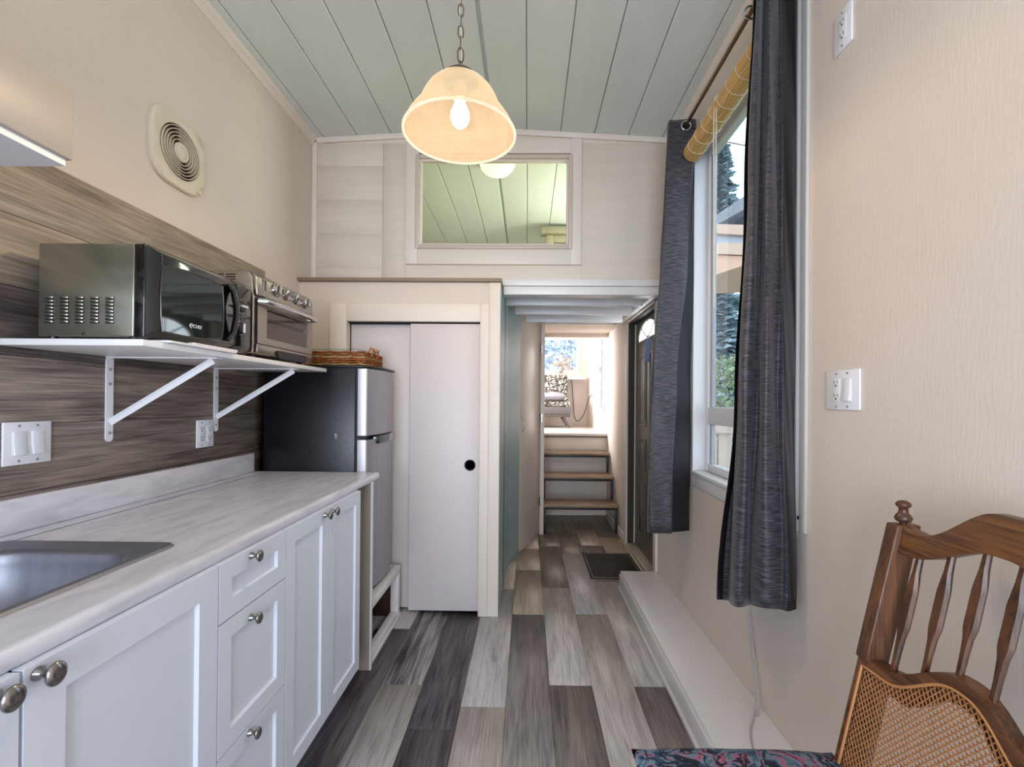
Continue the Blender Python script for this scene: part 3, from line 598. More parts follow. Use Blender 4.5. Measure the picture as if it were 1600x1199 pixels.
ep = put('end_panel', MB().box(L+0.004, -0.738, 2.147, 2.163, 0.0, 0.889), PANELB); tag(ep, 'beige upright end panel under the far end of the worktop', 'panel')
put('edge_strip', MB().box(-0.7378, -0.731, 2.147, 2.163, 0.0, 0.889), WHITE, ep)

ct = thing('countertop', 'pale streaked laminate worktop with backsplash and sink cut-out', 'countertop', (-1.05, 1.2, 0.89))
ctm = MB()
sx0, sx1, sy0, sy1 = -1.255, -0.885, 0.30, 1.075
zt, zu = 0.92, 0.89
prof = [(-0.87, zu), (-0.752, zu), (-0.744, zu-0.004), (-0.736, zu-0.001), (-0.732, zu+0.008), (-0.7325, zt-0.008), (-0.738, zt-0.0005), (-0.746, zt+0.0015), (-0.758, zt), (-0.87, zt)]
ctm.prism(prof, 'Y', 0.2, 2.25)
ctm.box(L+0.001, sx0-0.025, 0.2, 2.25, zu, zt).box(sx0-0.03, -0.87, sy1-0.01, 2.25, zu, zt).box(sx0-0.03, -0.87, 0.2, sy0, zu, zt)
put('top', ctm, CTR, ct, smooth=True, auto=60)
put('backsplash', MB().box(L+0.013, L+0.032, 0.2, 2.228, zt, 1.012), CTR, ct, bevel=0.004)
# sink
sk = thing('kitchen_sink', 'stainless steel sink set into the worktop at the left edge', 'sink', (-1.07, 0.69, zt))
def rr(x0, x1, y0, y1, rad, z, n=6):
    pts = []
    for cx, cy, st in ((x1-rad, y1-rad, 0), (x0+rad, y1-rad, 90), (x0+rad, y0+rad, 180), (x1-rad, y0+rad, 270)):
        for i in range(n+1):
            t = math.radians(st+90*i/n); pts.append((cx+rad*math.cos(t), cy+rad*math.sin(t), z))
    return pts
X0, X1, Y0, Y1 = -1.295, -0.853, 0.26, 1.112
rows = [rr(X0, X1, Y0, Y1, 0.03, zt+0.0005), rr(X0+.004, X1-.004, Y0+.004, Y1-.004, 0.028, zt+0.006), rr(X0+.018, X1-.018, Y0+.018, Y1-.018, 0.025, zt+0.005)]
put('rim', MB().grid(rows+[rr(X0+.036, X1-.026, Y0+.04, Y1-.058, 0.085, zt+0.003)], closed=True), SINKM, sk, smooth=True)
rows = [rr(X0+.036, X1-.026, Y0+.04, Y1-.058, 0.085, zt+0.003)] + [rr(X0+.036+a, X1-.026-a, Y0+.04+a, Y1-.058-a, 0.085, zt-b_) for a, b_ in [(0.006, 0.001)]+[(0.010+0.12*(1-math.cos(t*PI/2))**1.1, 0.008+0.16*math.sin(t*PI/2)) for t in [k_/12 for k_ in range(13)]]]
bw = MB().grid(rows, closed=True); n0 = len(bw.v)-28; bw.f.append(tuple(range(n0, n0+28)))
put('bowl', bw, SINKM, sk, smooth=True, auto=180)
put('drain', MB().lathe([(0.042, 0.0), (0.042, 0.003), (0.03, 0.002), (0.028, -0.002), (0.004, -0.002)], (-1.07, 0.69, zt-0.171), 20), CHROME, sk, smooth=True)

# shelf with brackets
sh = thing('wall_shelf', 'white wall shelf on two metal brackets, carrying the microwave and toaster oven', 'shelf', (-1.17, 1.67, 1.41))
ZS = 1.430
put('board', B(L+0.0125, -0.98, 1.144, 2.205, ZS-0.017, ZS), WHITE, sh, bevel=0.0015)
for y in (1.462, 1.969):
    b = MB(); xw = L+0.0125
    b.rrect('X', xw, xw+0.004, y-0.013, y+0.013, 1.137, ZS-0.018, 0.0125)
    b.box(xw, -1.0, y-0.013, y+0.013, ZS-0.0215, ZS-0.0175)
    put('bracket', b, PLAST, sh)
    put('bracket_brace', MB().tube([(xw+0.005, y, 1.20), (-1.02, y, ZS-0.026)], 0.0115, 4, flat=0.35), PLAST, sh)
    for z in (1.165, 1.325, 1.372):
        put('screw', MB().lathe([(0.0045, 0), (0.0045, 0.002), (0.003, 0.003)], (xw+0.004, y, z), 10, 'X'), STEEL, sh)

# switch and outlet plates
def plate(name, label, side, y0, y1, z0, z1, kinds, cat='outlet'):
    s_ = 1 if side == 'L' else -1; xw = (L+0.0125) if side == 'L' else R_
    t = thing(name, label, cat, (xw, (y0+y1)/2, z0))
    put('cover_plate', B(xw, xw+s_*0.006, y0, y1, z0, z1), PLAST, t, bevel=0.002)
    n = len(kinds); wdt = 0.046; yc = (y0+y1)/2; zc = (z0+z1)/2
    for i, k in enumerate(kinds):
        cy = yc+(i-(n-1)/2)*wdt
        put('insert', B(xw+s_*0.006, xw+s_*0.0075, cy-0.0165, cy+0.0165, zc-0.033, zc+0.033), PLAST, t, bevel=0.0008)
        for zz in (zc-0.047, zc+0.047):
            put('screw', MB().lathe([(0.0035, 0), (0.003, s_*0.0012)], (xw+s_*0.006, cy, zz), 10, 'X'), STEEL, t)
        if k == 'r':
            xs = xw+s_*0.0075
            put('rocker', MB().prism([(xs, zc-0.031), (xs, zc+0.031), (xs+s_*0.0015, zc+0.031), (xs+s_*0.0022, zc), (xs+s_*0.006, zc-0.031)], 'Y', cy-0.0145, cy+0.0145), PLAST, t, bevel=0.0006)
        else:
            for zz in (zc-0.019, zc+0.019):
                m = MB(); xs = xw+s_*0.0075
                m.box(xs, xs+s_*0.0004, cy-0.0075, cy-0.0055, zz, zz+0.009).box(xs, xs+s_*0.0004, cy+0.0055, cy+0.0075, zz+0.001, zz+0.008)
                m.lathe([(0.003, 0), (0.003, s_*0.0004)], (xs, cy, zz-0.006), 10, 'X')
                put('socket_slots', m, BLACKP, t)
    return t
plate('light_switch', 'double white rocker switch on the grey wall boards at the left', 'L', 1.160, 1.280, 1.098, 1.213, 'rr', 'switch')
plate('wall_outlet', 'double white outlet on the grey boards under the shelf', 'L', 1.852, 1.952, 1.075, 1.189, 'oo')
plate('wall_outlet', 'white combined outlet and rocker switch on the bare right wall', 'R', 1.238, 1.376, 1.262, 1.376, 'ro')
plate('wall_outlet', 'single white outlet high on the right wall near the ceiling', 'R', 1.275, 1.349, 2.296, 2.412, 'o')
hs = thing('light_switch', 'small white switch plate high on the hall wall beside the bedroom window', 'switch', (R_, 5.21, 1.95))
put('cover_plate', B(R_-0.006, R_, 5.17, 5.25, 1.90, 2.03), PLAST, hs, bevel=0.002)
put('rocker', B(R_-0.010, R_-0.006, 5.19, 5.23, 1.93, 2.0), PLAST, hs, bevel=0.001)

# round exhaust vent (squircle plate)
vt = thing('exhaust_vent', 'ivory round-grilled exhaust fan cover on the left wall above the boards', 'vent', (L, 1.75, 2.10))
yc, zc, hw = 1.752, 2.238, 0.142
pts = []
for i in range(48):
    t = 2*PI*i/48; c_, s_ = math.cos(t), math.sin(t); rr_ = 1.0/(abs(c_)**3.6+abs(s_)**3.6)**(1/3.6); pts.append((yc+hw*0.95*rr_*c_, zc+hw*rr_*s_))
vp = MB()
inner = [(yc+0.102*math.cos(2*PI*i/48), zc+0.102*math.sin(2*PI*i/48)) for i in range(48)]
vp.grid([[(L, p[0], p[1]) for p in pts], [(L+0.010, p[0], p[1]) for p in pts], [(L+0.016, yc+(p[0]-yc)*0.96, zc+(p[1]-zc)*0.96) for p in pts], [(L+0.019, yc+(p[0]-yc)*1.08, zc+(p[1]-zc)*1.08) for p in inner], [(L+0.016, p[0], p[1]) for p in inner], [(L+0.004, p[0], p[1]) for p in inner]], closed=True)
put('cover_plate', vp, IVORY, vt, smooth=True)
put('duct', MB().lathe([(0.102, 0.002), (0.001, 0.002)], (L, yc, zc), 48, 'X', caps=False), M_('duct_dark', (60, 44, 34), 0.8), vt)
for r0 in (0.094, 0.082, 0.070, 0.058, 0.046):
    put('grille_ring', MB().lathe([(r0, 0.006), (r0, 0.020), (r0+0.0022, 0.020), (r0+0.0022, 0.006)], (L, yc, zc), 48, 'X', close=True), IVORY, vt)
for k in range(4):
    a = PI/4*0+PI/2*k; put('grille_rib', MB().cyl((L+0.011, yc+0.03*math.cos(a), zc+0.03*math.sin(a)), (L+0.011, yc+0.103*math.cos(a), zc+0.103*math.sin(a)), 0.0016, 6), IVORY, vt)
put('hub', MB().lathe([(0.036, 0.006), (0.036, 0.020), (0.033, 0.023), (0.026, 0.022), (0.022, 0.025), (0.001, 0.026)], (L, yc, zc), 36, 'X'), IVORY, vt, smooth=True)
put('pull_button', MB().lathe([(0.008, 0.016), (0.008, 0.022), (0.001, 0.024)], (L, yc+0.098, zc-0.112), 14, 'X'), IVORY, vt, smooth=True)

# range hood
rh = thing('range_hood', 'white range hood corner over the counter at the top left', 'range hood', (-1.14, 0.5, 1.74))
hm = MB().box(L+0.013, -0.917, 0.14, 0.90, 1.755, 1.895)
put('body', hm, M_('hood_paint', (188, 180, 170), 0.4), rh, bevel=0.002)
put('underside', MB().box(L+0.02, -0.925, 0.15, 0.893, 1.741, 1.7545), M_('hood_under', (228, 228, 232), 0.35), rh)
put('filter', MB().box(-1.30, -1.0, 0.25, 0.75, 1.735, 1.7405), STEEL, rh, bevel=0.001)

# white plastic tray, microwave
ty = put('plastic_tray', MB().rrect('Z', ZS+0.0005, ZS+0.006, -1.28, -0.962, 1.21, 1.50, 0.012).rrect('Z', ZS+0.006, ZS+0.011, -0.985, -0.962, 1.30, 1.50, 0.006), PLAST)
tag(ty, 'thin white plastic tray poking out under the black microwave', 'tray')
mw = thing('microwave', 'black microwave oven with side louvres on the left of the wall shelf', 'microwave', (-1.15, 1.42, ZS+0.012))
mx0, mx1, my0, my1, mz0, mz1 = -1.302, -1.045, 1.19, 1.628, 1.4425, 1.690
put('body', B(mx0, mx1, my0, my1, mz0, mz1), MWSIDE, mw, bevel=0.003)
put('front_frame', B(mx1, -1.016, my0, my1, mz0-0.002, mz1), BLACKG, mw, bevel=0.003)
for x, y in ((-1.28, 1.21), (-1.06, 1.21), (-1.28, 1.60), (-1.06, 1.60)):
    put('foot', MB().cyl((x, y, ZS+(0.0062 if y < 1.5 else 0.0005)), (x, y, mz0), 0.010, 10), BLACKP, mw)
lv0 = sl0 = None
for ci in range(5):
    for ri in range(8):
        dx0, dz0 = ci*0.0405, -ri*0.0092; x = -1.282; z = 1.545
        if lv0 is None:
            lv0 = put('louvre', MB().tube([(x+0.003, my0-0.0008, z), (x+0.006, my0-0.0030, z), (x+0.018, my0-0.0030, z), (x+0.021, my0-0.0008, z)], 0.0028, 6), MWSIDE, mw, smooth=True)
            sl0 = put('louvre_slot', B(x+0.002, x+0.022, my0-0.0042, my0-0.0001, z-0.0042, z-0.0026), DARKV, mw)
        else:
            for src in (lv0, sl0):
                c_ = src.copy(); COL.objects.link(c_); c_.parent = mw; c_.location = (dx0, 0, dz0)
put('screw', MB().lathe([(0.004, 0), (0.004, -0.002), (0.002, -0.003)], (-1.178, my0, 1.449), 12, 'Y'), STEELB, mw)
# door: slightly bulged
def mdoor(y0, y1, z0, z1, x0, x1, inset=0.028):
    m = MB()
    A = [(x0, y0, z0), (x0, y1, z0), (x0, y1, z1), (x0, y0, z1)]
    C = [(x1, y0+inset, z0+0.018), (x1, y1, z0+0.018), (x1, y1, z1-0.018), (x1, y0+inset, z1-0.018)]
    return m.add(A+C, [(3, 2, 1, 0), (4, 5, 6, 7)]+[(j, (j+1) % 4, 4+(j+1) % 4, 4+j) for j in range(4)])
put('door', mdoor(my0+0.001, 1.526, mz0+0.002, mz1-0.002, -1.016, -0.994), BLACKG, mw, bevel=0.003)
put('control_panel', MB().add([(-1.016, 1.5275, mz0+0.002), (-1.016, my1, mz0+0.002), (-1.016, my1, mz1-0.002), (-1.016, 1.5275, mz1-0.002), (-0.994, 1.5275, mz0+0.018), (-0.998, my1-0.006, mz0+0.018), (-0.998, my1-0.006, mz1-0.018), (-0.994, 1.5275, mz1-0.018)], [(3, 2, 1, 0), (4, 5, 6, 7)]+[(j, (j+1) % 4, 4+(j+1) % 4, 4+j) for j in range(4)]), BLACKG, mw, bevel=0.003)
wpts = []
for (yy, zz) in ((1.222, 1.462), (1.217, 1.50), (1.215, 1.55), (1.217, 1.60), (1.222, 1.640), (1.30, 1.650), (1.40, 1.650), (1.462, 1.645), (1.468, 1.60), (1.470, 1.55), (1.468, 1.50), (1.460, 1.474), (1.38, 1.463), (1.30, 1.460)):
    wpts.append((yy, zz))
put('door_window', MB().prism(wpts, 'X', -0.994, -0.9925), M_('mw_window', (70, 76, 76), 0.04, 0.75), mw)
put('window_bezel', MB().tube([(-0.9932, p[0], p[1]) for p in wpts], 0.0022, 6, closed=True), M_('bezel_dark', (50, 46, 44), 0.25), mw, smooth=True)
put('handle', MB().tube([(-0.994, 1.490, 1.475), (-0.982, 1.502, 1.50), (-0.976, 1.508, 1.55), (-0.976, 1.508, 1.59), (-0.982, 1.502, 1.635), (-0.994, 1.490, 1.655)], 0.010, 10, flat=1.2), BLACKG, mw, smooth=True)
for z, a in ((1.600, 0.0), (1.525, PI/2)):
    kb = put('dial', MB().lathe([(0.021, 0), (0.021, 0.004), (0.018, 0.007), (0.006, 0.008)], (-0.996, 1.565, z), 24, 'X'), BLACKP, mw, smooth=True)
    dy, dz = math.cos(a)*0.016, math.sin(a)*0.016
    put('pointer', MB().tube([(-0.985, 1.565-dy, z-dz), (-0.985, 1.565+dy, z+dz)], 0.0045, 6), PLAST, kb, smooth=True)
    put('dial_ring', MB().tube([(-0.9955, 1.565+0.0235*math.cos(2*PI*i/20), z+0.0235*math.sin(2*PI*i/20)) for i in range(20)], 0.0006, 4, closed=True), PLAST, mw)
def text(s, size, loc, rot, mat, parent, name='lettering', ext=0.0003):
    c = bpy.data.curves.new(name, 'FONT'); c.body = s; c.size = size; c.extrude = ext; c.align_x = 'CENTER'; c.align_y = 'CENTER'
    o = bpy.data.objects.new(name, c); COL.objects.link(o); o.parent = parent; o.location = Vector(loc)-ORG[parent.name]; o.rotation_euler = rot
    bpy.context.view_layer.update()
    me = bpy.data.meshes.new_from_object(o.evaluated_get(bpy.context.evaluated_depsgraph_get())); me.materials.clear(); me.materials.append(mat)
    o2 = bpy.data.objects.new(name, me); COL.objects.link(o2); o2.parent = parent; o2.location = o.location; o2.rotation_euler = rot
    bpy.data.objects.remove(o); bpy.data.curves.remove(c); return o2
text('CHEF', 0.015, (-0.9918, 1.352, 1.494), (PI/2, 0, PI/2), PLAST, mw)
put('emblem', MB().tube([(-0.9920, 1.327+0.006*math.cos(t), 1.494+0.006*math.sin(t)) for t in [2*PI*i/16 for i in range(14)]], 0.0012, 5).box(-0.9924, -0.9912, 1.322, 1.332, 1.4930, 1.4950), PLAST, mw)

# toaster oven
to = thing('toaster_oven', 'stainless toaster oven with four dials beside the microwave', 'toaster oven', (-1.18, 1.88, ZS))
oy0, oy1, oz0, oz1 = 1.662, 2.100, 1.448, 1.758
put('body', MB().prism([(-1.34, oz0), (-1.012, oz0), (-1.012, 1.655), (-1.018, 1.735), (-1.035, oz1), (-1.34, oz1)], 'Y', oy0, oy1), STEELW, to, bevel=0.006)
put('control_strip', MB().prism([(-1.014, 1.662), (-0.998, 1.664), (-1.004, 1.735), (-1.020, 1.752), (-1.03, 1.70)], 'Y', oy0+0.002, oy1-0.002), STEELW, to, bevel=0.004)
for y in (1.788, 1.868, 1.948, 2.028):
    k = put('dial', MB().lathe([(0.025, 0), (0.025, 0.006), (0.020, 0.010), (0.017, 0.012), (0.006, 0.012)], (-1.001, y, 1.712), 24, 'X'), CHROME, to, smooth=True)
    a = 1.4 if y in (1.788, 2.028) else 0.35
    put('pointer', MB().tube([(-0.983, y-0.018*math.cos(a), 1.712-0.018*math.sin(a)), (-0.983, y+0.018*math.cos(a), 1.712+0.018*math.sin(a))], 0.006, 6), STEELW, k, smooth=True)
put('indicator', MB().rrect('X', -1.001, -0.998, 1.703, 1.721, 1.685, 1.735, 0.004), STEEL, to)
put('indicator_lens', MB().rrect('X', -0.998, -0.9975, 1.707, 1.717, 1.69, 1.73, 0.003), BLACKG, to)
dr_ = put('door', MB().box(-1.012, -1.0, oy0+0.006, oy0+0.066, 1.487, 1.655).box(-1.012, -1.0, oy1-0.045, oy1-0.006, 1.487, 1.655).box(-1.012, -1.0, oy0+0.066, oy1-0.045, 1.487, 1.512).box(-1.012, -1.0, oy0+0.066, oy1-0.045, 1.625, 1.655), STEELW, to)
put('door_glass', B(-1.008, -1.006, oy0+0.066, oy1-0.045, 1.512, 1.625), M_('oven_glass', (88, 78, 74), 0.08, 0.6), dr_)
for i in range(4):
    put('rack_wire', MB().cyl((-1.0055, oy0+0.07, 1.59-0.004*i), (-1.0055, oy1-0.05, 1.59-0.004*i), 0.0007, 4), CHROME, dr_)
hx = [(-1.0, 1.672, 1.644), (-0.975, 1.680, 1.644), (-0.966, 1.78, 1.643), (-0.962, 1.88, 1.642), (-0.966, 1.98, 1.643), (-0.975, 2.075, 1.644), (-1.0, 2.085, 1.644)]
put('handle', MB().tube(hx, 0.011, 10, flat=0.7), CHROME, dr_, smooth=True)
put('crumb_tray', MB().box(-1.012, -1.0, oy0+0.004, oy1-0.004, oz0+0.004, 1.484), STEELW, to, bevel=0.002)
put('tray_handle', MB().prism([(1.80, oz0-0.006), (1.79, 1.468), (1.80, 1.473), (2.02, 1.473), (2.03, 1.465), (2.02, oz0-0.006)], 'X', -1.0, -0.992), BLACKP, to)
for x in (-1.31, -1.04):
    for y in (1.70, 2.06): put('foot', MB().cyl((x, y, ZS+0.0005), (x, y, oz0), 0.012, 10), BLACKP, to)
sl = MB()
for i in range(4):
    sl.box(-1.16, -1.125, oy0-0.001, oy0-0.0002, 1.738-i*0.009, 1.7415-i*0.009).box(-1.115, -1.08, oy0-0.001, oy0-0.0002, 1.738-i*0.009, 1.7415-i*0.009)
put('side_slots', sl, DARKV, to)

# fridge on its white stand
st = thing('fridge_stand', 'white painted open wooden frame under the fridge', 'stand', (-1.05, 2.45, 0))
fz = 0.302; y0s, y1s = 2.17, 2.702; xf = -0.748; xk = -1.34; p_ = 0.045
for (x, y) in ((xf-p_, y0s), (xf-p_, y1s-p_), (xk, y0s), (xk, y1s-p_)):
    put('post', B(x, x+p_, y, y+p_, 0.0, fz-p_), WHITE, st, bevel=0.003)
put('rail', B(xf-p_, xf, y0s, y1s, fz-p_+0.0003, fz), WHITE, st, bevel=0.003)
put('rail', B(xk, xk+p_, y0s, y1s, fz-p_+0.0003, fz), WHITE, st, bevel=0.003)
put('rail', B(xf-p_+0.002, xf-0.002, y0s+p_, y1s-p_, 0.0, p_), WHITE, st, bevel=0.003)
put('rail', B(xk+p_, xf-p_-0.0003, y0s, y0s+p_, fz-p_, fz-0.001), WHITE, st, bevel=0.003)
put('rail', B(xk+p_, xf-p_-0.0003, y1s-p_, y1s, fz-p_, fz-0.001), WHITE, st, bevel=0.003)
put('slat', B(xk+p_+0.02, xf-p_-0.02, y0s+p_+0.001, y1s-p_-0.001, fz-0.03, fz-0.012), M_('raw_wood', (120, 76, 46), 0.6), st)
put('back_panel', B(xk+p_+0.0005, xk+p_+0.012, y0s+p_, y1s-p_, 0.0, fz-p_), M_('dark_wood_panel', (58, 40, 32), 0.6), st)
put('side_panel', B(xk+p_+0.013, xf-p_-0.001, y1s-0.012, y1s-0.004, 0.0, fz-p_-0.001), M_('dark_wood_panel2', (70, 46, 34), 0.6), st)
put('base_strip', B(xf-0.001, xf+0.008, y0s, y1s, 0.0, 0.02), WHITE, st, bevel=0.002)

fr_ = thing('refrigerator', 'small two-door refrigerator with black sides and steel doors', 'refrigerator', (-1.07, 2.48, fz))
ry0, ry1, rb, rt = 2.266, 2.690, fz+0.012, 1.452
put('body', B(-1.325, -0.862, ry0, ry1, rb, rt-0.012), BLACKS, fr_, bevel=0.004)
put('top_cap', MB().prism([(-1.325, ry0), (-0.83, ry0+0.002), (-0.79, 2.33), (-0.775, 2.48), (-0.785, 2.68), (-0.82, ry1), (-1.325, ry1)], 'Z', rt-0.0115, rt+0.002), BLACKP, fr_, bevel=0.003)
for x in (-1.28, -0.90):
    for y in (2.30, 2.65): put('foot', MB().cyl((x, y, fz), (x, y, rb), 0.015, 10), BLACKP, fr_)
put('gasket', B(-0.8615, -0.850, ry0+0.004, ry1-0.004, rb+0.01, rt-0.014), BLACKP, fr_)
def fdoor(z0, z1):
    prof = [(-0.850, ry0+0.001), (-0.812, ry0+0.001), (-0.806, ry0+0.004)]
    for i in range(11):
        t = i/10; y = ry0+0.006+(ry1-ry0-0.012)*t; prof.append((-0.803+0.030*math.sin(PI*t)**0.8 if 0 < t < 1 else -0.803, y))
    prof += [(-0.812, ry1-0.001), (-0.850, ry1-0.001)]
    return MB().prism(prof, 'Z', z0, z1)
du = put('door', fdoor(1.100, rt-0.016), STEEL, fr_, smooth=True, auto=30)
dn = put('door', fdoor(rb+0.004, 1.078), STEEL, fr_, smooth=True, auto=30)
put('door_gap_trim', MB().box(-0.850, -0.81, ry0+0.002, ry1-0.002, 1.0785, 1.0995), BLACKP, fr_)
put('handle', MB().prism([(-0.8, 2.35), (-0.772, 2.36), (-0.764, 2.48), (-0.772, 2.62), (-0.80, 2.66)], 'Z', 1.052, 1.094), BLACKG, dn, bevel=0.003)
put('hinge', MB().box(-0.858, -0.83, ry0-0.004, ry0+0.002, 1.082, 1.096), STEELB, fr_)
put('badge', MB().box(-0.797, -0.7915, 2.625, 2.668, 1.372, 1.388), PLAST, du, bevel=0.001)
put('emblem', MB().tube([(-0.7908, 2.635+0.026*i/4, 1.380+0.003*(-1)**i) for i in range(5)], 0.0012, 4), BLACKP, du)
put('scuff', MB().prism([(-0.965, 1.108), (-0.955, 1.110), (-0.952, 1.098), (-0.957, 1.080), (-0.962, 1.098)], 'Y', ry0-0.0008, ry0-0.0001), M_('scuff_grey', (150, 152, 160), 0.5), fr_)

# wicker tray and glass dish on the fridge
bk = thing('wicker_tray', 'brown woven wicker tray on top of the fridge', 'basket', (-1.05, 2.5, rt+0.003))
bx0, bx1, by0, by1, bz = -1.24, -0.852, 2.352, 2.645, rt+0.004
def perim(n, off):
    P = []; per = [((bx0, by0), (bx1, by0)), ((bx1, by0), (bx1, by1)), ((bx1, by1), (bx0, by1)), ((bx0, by1), (bx0, by0))]
    for (a, b_) in per:
        for i in range(n):
            t = i/n; P.append((a[0]+(b_[0]-a[0])*t, a[1]+(b_[1]-a[1])*t, a, b_))
    return P
nr = 6
for k in range(nr):
    pts = []
    cx, cy = (bx0+bx1)/2, (by0+by1)/2
    for i, (x, y, a, b_) in enumerate(perim(22, 0)):
        o_ = 0.0050*(1 if (i+k) % 2 else -1); dxv, dyv = (0, -1) if a[1] == b_[1] == by0 else (1, 0) if a[0] == b_[0] == bx1 else (0, 1) if a[1] == b_[1] == by1 else (-1, 0)
        pts.append((x+dxv*o_, y+dyv*o_, bz+0.008+k*0.0125+0.002*math.sin(i*1.3+k)))
    put('woven_band', MB().tube(pts, 0.0056, 6, closed=True), WICK if k % 3 else WICKL, bk, smooth=True, auto=80)
put('base', B(bx0, bx1, by0, by1, bz, bz+0.004), WICK, bk)
hy = 2.475
put('handle', MB().cyl((bx1+0.016, hy-0.045, bz+0.092), (bx1+0.016, hy+0.045, bz+0.092), 0.0105, 12), DOWEL, bk, smooth=True)
for yy in (hy-0.045, hy+0.045):
    put('handle_loop', MB().tube([(bx1+0.002, yy, bz+0.045), (bx1+0.018, yy, bz+0.07), (bx1+0.024, yy, bz+0.098), (bx1+0.010, yy, bz+0.105), (bx1-0.002, yy, bz+0.075)], 0.004, 6), WICK, bk, smooth=True)
gd = put('glass_dish', MB().grid([rr(bx0+.03+a, bx1-.03-a, by0+.03+a, by1-.03-a, 0.03, bz+0.005+h) for a, h in ((0.014, 0.0), (0.004, 0.02), (0.0, 0.082), (-0.004, 0.086), (-0.008, 0.084))], closed=True), CLEAR, solid=0.003, smooth=True)
tag(gd, 'clear glass dish standing inside the wicker tray', 'dish')

# ------------------------------------------------------------------ pendant lamp
LX, LY = -0.231, 1.50
pl = thing('pendant_lamp', 'lit pendant lamp with bell-shaped alabaster glass shade on a chain', 'lamp', (LX, LY, 2.167))
prof = [(0.185, 2.160), (0.181, 2.172), (0.170, 2.195), (0.152, 2.222), (0.134, 2.243), (0.128, 2.256), (0.127, 2.264), (0.122, 2.276), (0.108, 2.300), (0.088, 2.322), (0.066, 2.338), (0.046, 2.347)]
inn = [(r_-0.004, h-0.002) for r_, h in prof][::-1]
put('shade', MB().lathe(prof, (LX, LY, 0), 56, caps=False), ALAB, pl, smooth=True, auto=80)
put('shade_lining', MB().lathe(inn, (LX, LY, 0), 56, caps=False), ALABI, pl, smooth=True, auto=80)
put('shade_rim', MB().tube([(LX+0.1830*math.cos(2*PI*i/48), LY+0.1830*math.sin(2*PI*i/48), 2.161) for i in range(48)], 0.0045, 6, closed=True), ALABR, pl, smooth=True)
put('bulb', MB().lathe([(0.001, -0.055), (0.015, -0.052), (0.026, -0.040), (0.031, -0.024), (0.030, -0.006), (0.022, 0.014), (0.014, 0.030), (0.013, 0.04)], (LX, LY, 2.24), 24), BULB, pl, smooth=True)
put('socket', MB().lathe([(0.02, 2.278), (0.022, 2.30), (0.02, 2.345)], (LX, LY, 0), 20), TRIM, pl, smooth=True)
put('cap', MB().lathe([(0.060, 2.334), (0.060, 2.344), (0.052, 2.356), (0.036, 2.369), (0.018, 2.376), (0.012, 2.382), (0.002, 2.384)], (LX, LY, 0), 28), NICKELW, pl, smooth=True)
z = 2.385
def link(cz, hh, ww, rw_, ang, name='chain_link'):
    P = []
    for i in range(20):
        t = 2*PI*i/20; a = ww*math.cos(t); b_ = hh*math.copysign(abs(math.sin(t))**0.8, math.sin(t))
        P.append((LX+a*math.cos(ang), LY+a*math.sin(ang), cz+b_))
    put(name, MB().tube(P, rw_, 6, closed=True), BRASS, pl, smooth=True)
link(2.392, 0.013, 0.006, 0.0018, 1.1)
link(2.425, 0.026, 0.0095, 0.0022, 0.2, 'quick_link')
z = 2.466; k = 0
while z < 2.97:
    link(z, 0.022, 0.0088, 0.0019, (0.25 if k % 2 else 1.75)); z += 0.036; k += 1
put('lamp_cord', MB().tube([(LX+0.004*math.sin(i*1.1), LY+0.004*math.cos(i*1.1), 2.38+i*0.05) for i in range(13)], 0.0016, 6), STRING, pl, smooth=True)
put('canopy', MB().lathe([(0.012, 2.955), (0.05, 2.965), (0.062, 2.99), (0.062, 2.996)], (LX, LY, 0), 28), NICKELW, pl, smooth=True)
ld = bpy.data.lights.new('pendant_light', 'POINT'); ld.energy = 16; ld.color = (1.0, 0.70, 0.42); ld.shadow_soft_size = 0.03
lo = bpy.data.objects.new('pendant_light', ld); lo.location = (LX, LY, 2.165); COL.objects.link(lo)
lo.parent = pl; lo.location = Vector((LX, LY, 2.165))-ORG[pl.name]

# ------------------------------------------------------------------ curtains, rod, blind, cords
rod = thing('curtain_rod', 'thin bronze curtain rod along the top of the right-hand window', 'curtain rod', (0.82, 1.9, 2.73))
put('pole', MB().cyl((0.82, 1.2, 2.735), (0.82, 2.60, 2.735), 0.0085, 12), BRASS, rod, smooth=True)
put('finial', MB().ell((0.82, 2.612, 2.735), 0.016, 0.018, 0.016), BRASS, rod, smooth=True)
for y in (1.35, 2.535):
    put('bracket', MB().box(0.81, R_-0.0005, y-0.004, y+0.004, 2.724, 2.7265).box(R_-0.004, R_-0.0005, y-0.012, y+0.012, 2.70, 2.76), PLAST if y > 2 else BRASS, rod)

def chaikin(P, n=2):
    for _ in range(n):
        Q = [P[0]]
        for a, b_ in zip(P[:-1], P[1:]):
            Q.append(tuple(a[i]*0.75+b_[i]*0.25 for i in range(len(a)))); Q.append(tuple(a[i]*0.25+b_[i]*0.75 for i in range(len(a))))
        Q.append(P[-1]); P = Q
    return P
def drape(levels, zs, nz=40, wob=0.003):
    """levels: list of equal-length (x,y) control polylines at heights zs (descending); returns grid rows"""
    rows = []
    for i in range(nz+1):
        z = zs[0]+(zs[-1]-zs[0])*i/nz
        k = 0
        while k < len(zs)-2 and z < zs[k+1]: k += 1
        t = (z-zs[k])/(zs[k+1]-zs[k]); t = max(0, min(1, t)); t = t*t*(3-2*t)
        P = [(a[0]*(1-t)+b_[0]*t, a[1]*(1-t)+b_[1]*t) for a, b_ in zip(levels[k], levels[k+1])]
        P = chaikin(P, 2)
        rows.append([(x+wob*math.sin(z*9+j*0.7), y+wob*math.sin(z*7+j*0.9+1), z) for j, (x, y) in enumerate(P)])
    return rows
def px(x, X): return X*711/(x-824)      # depth at which lateral X projects to column x
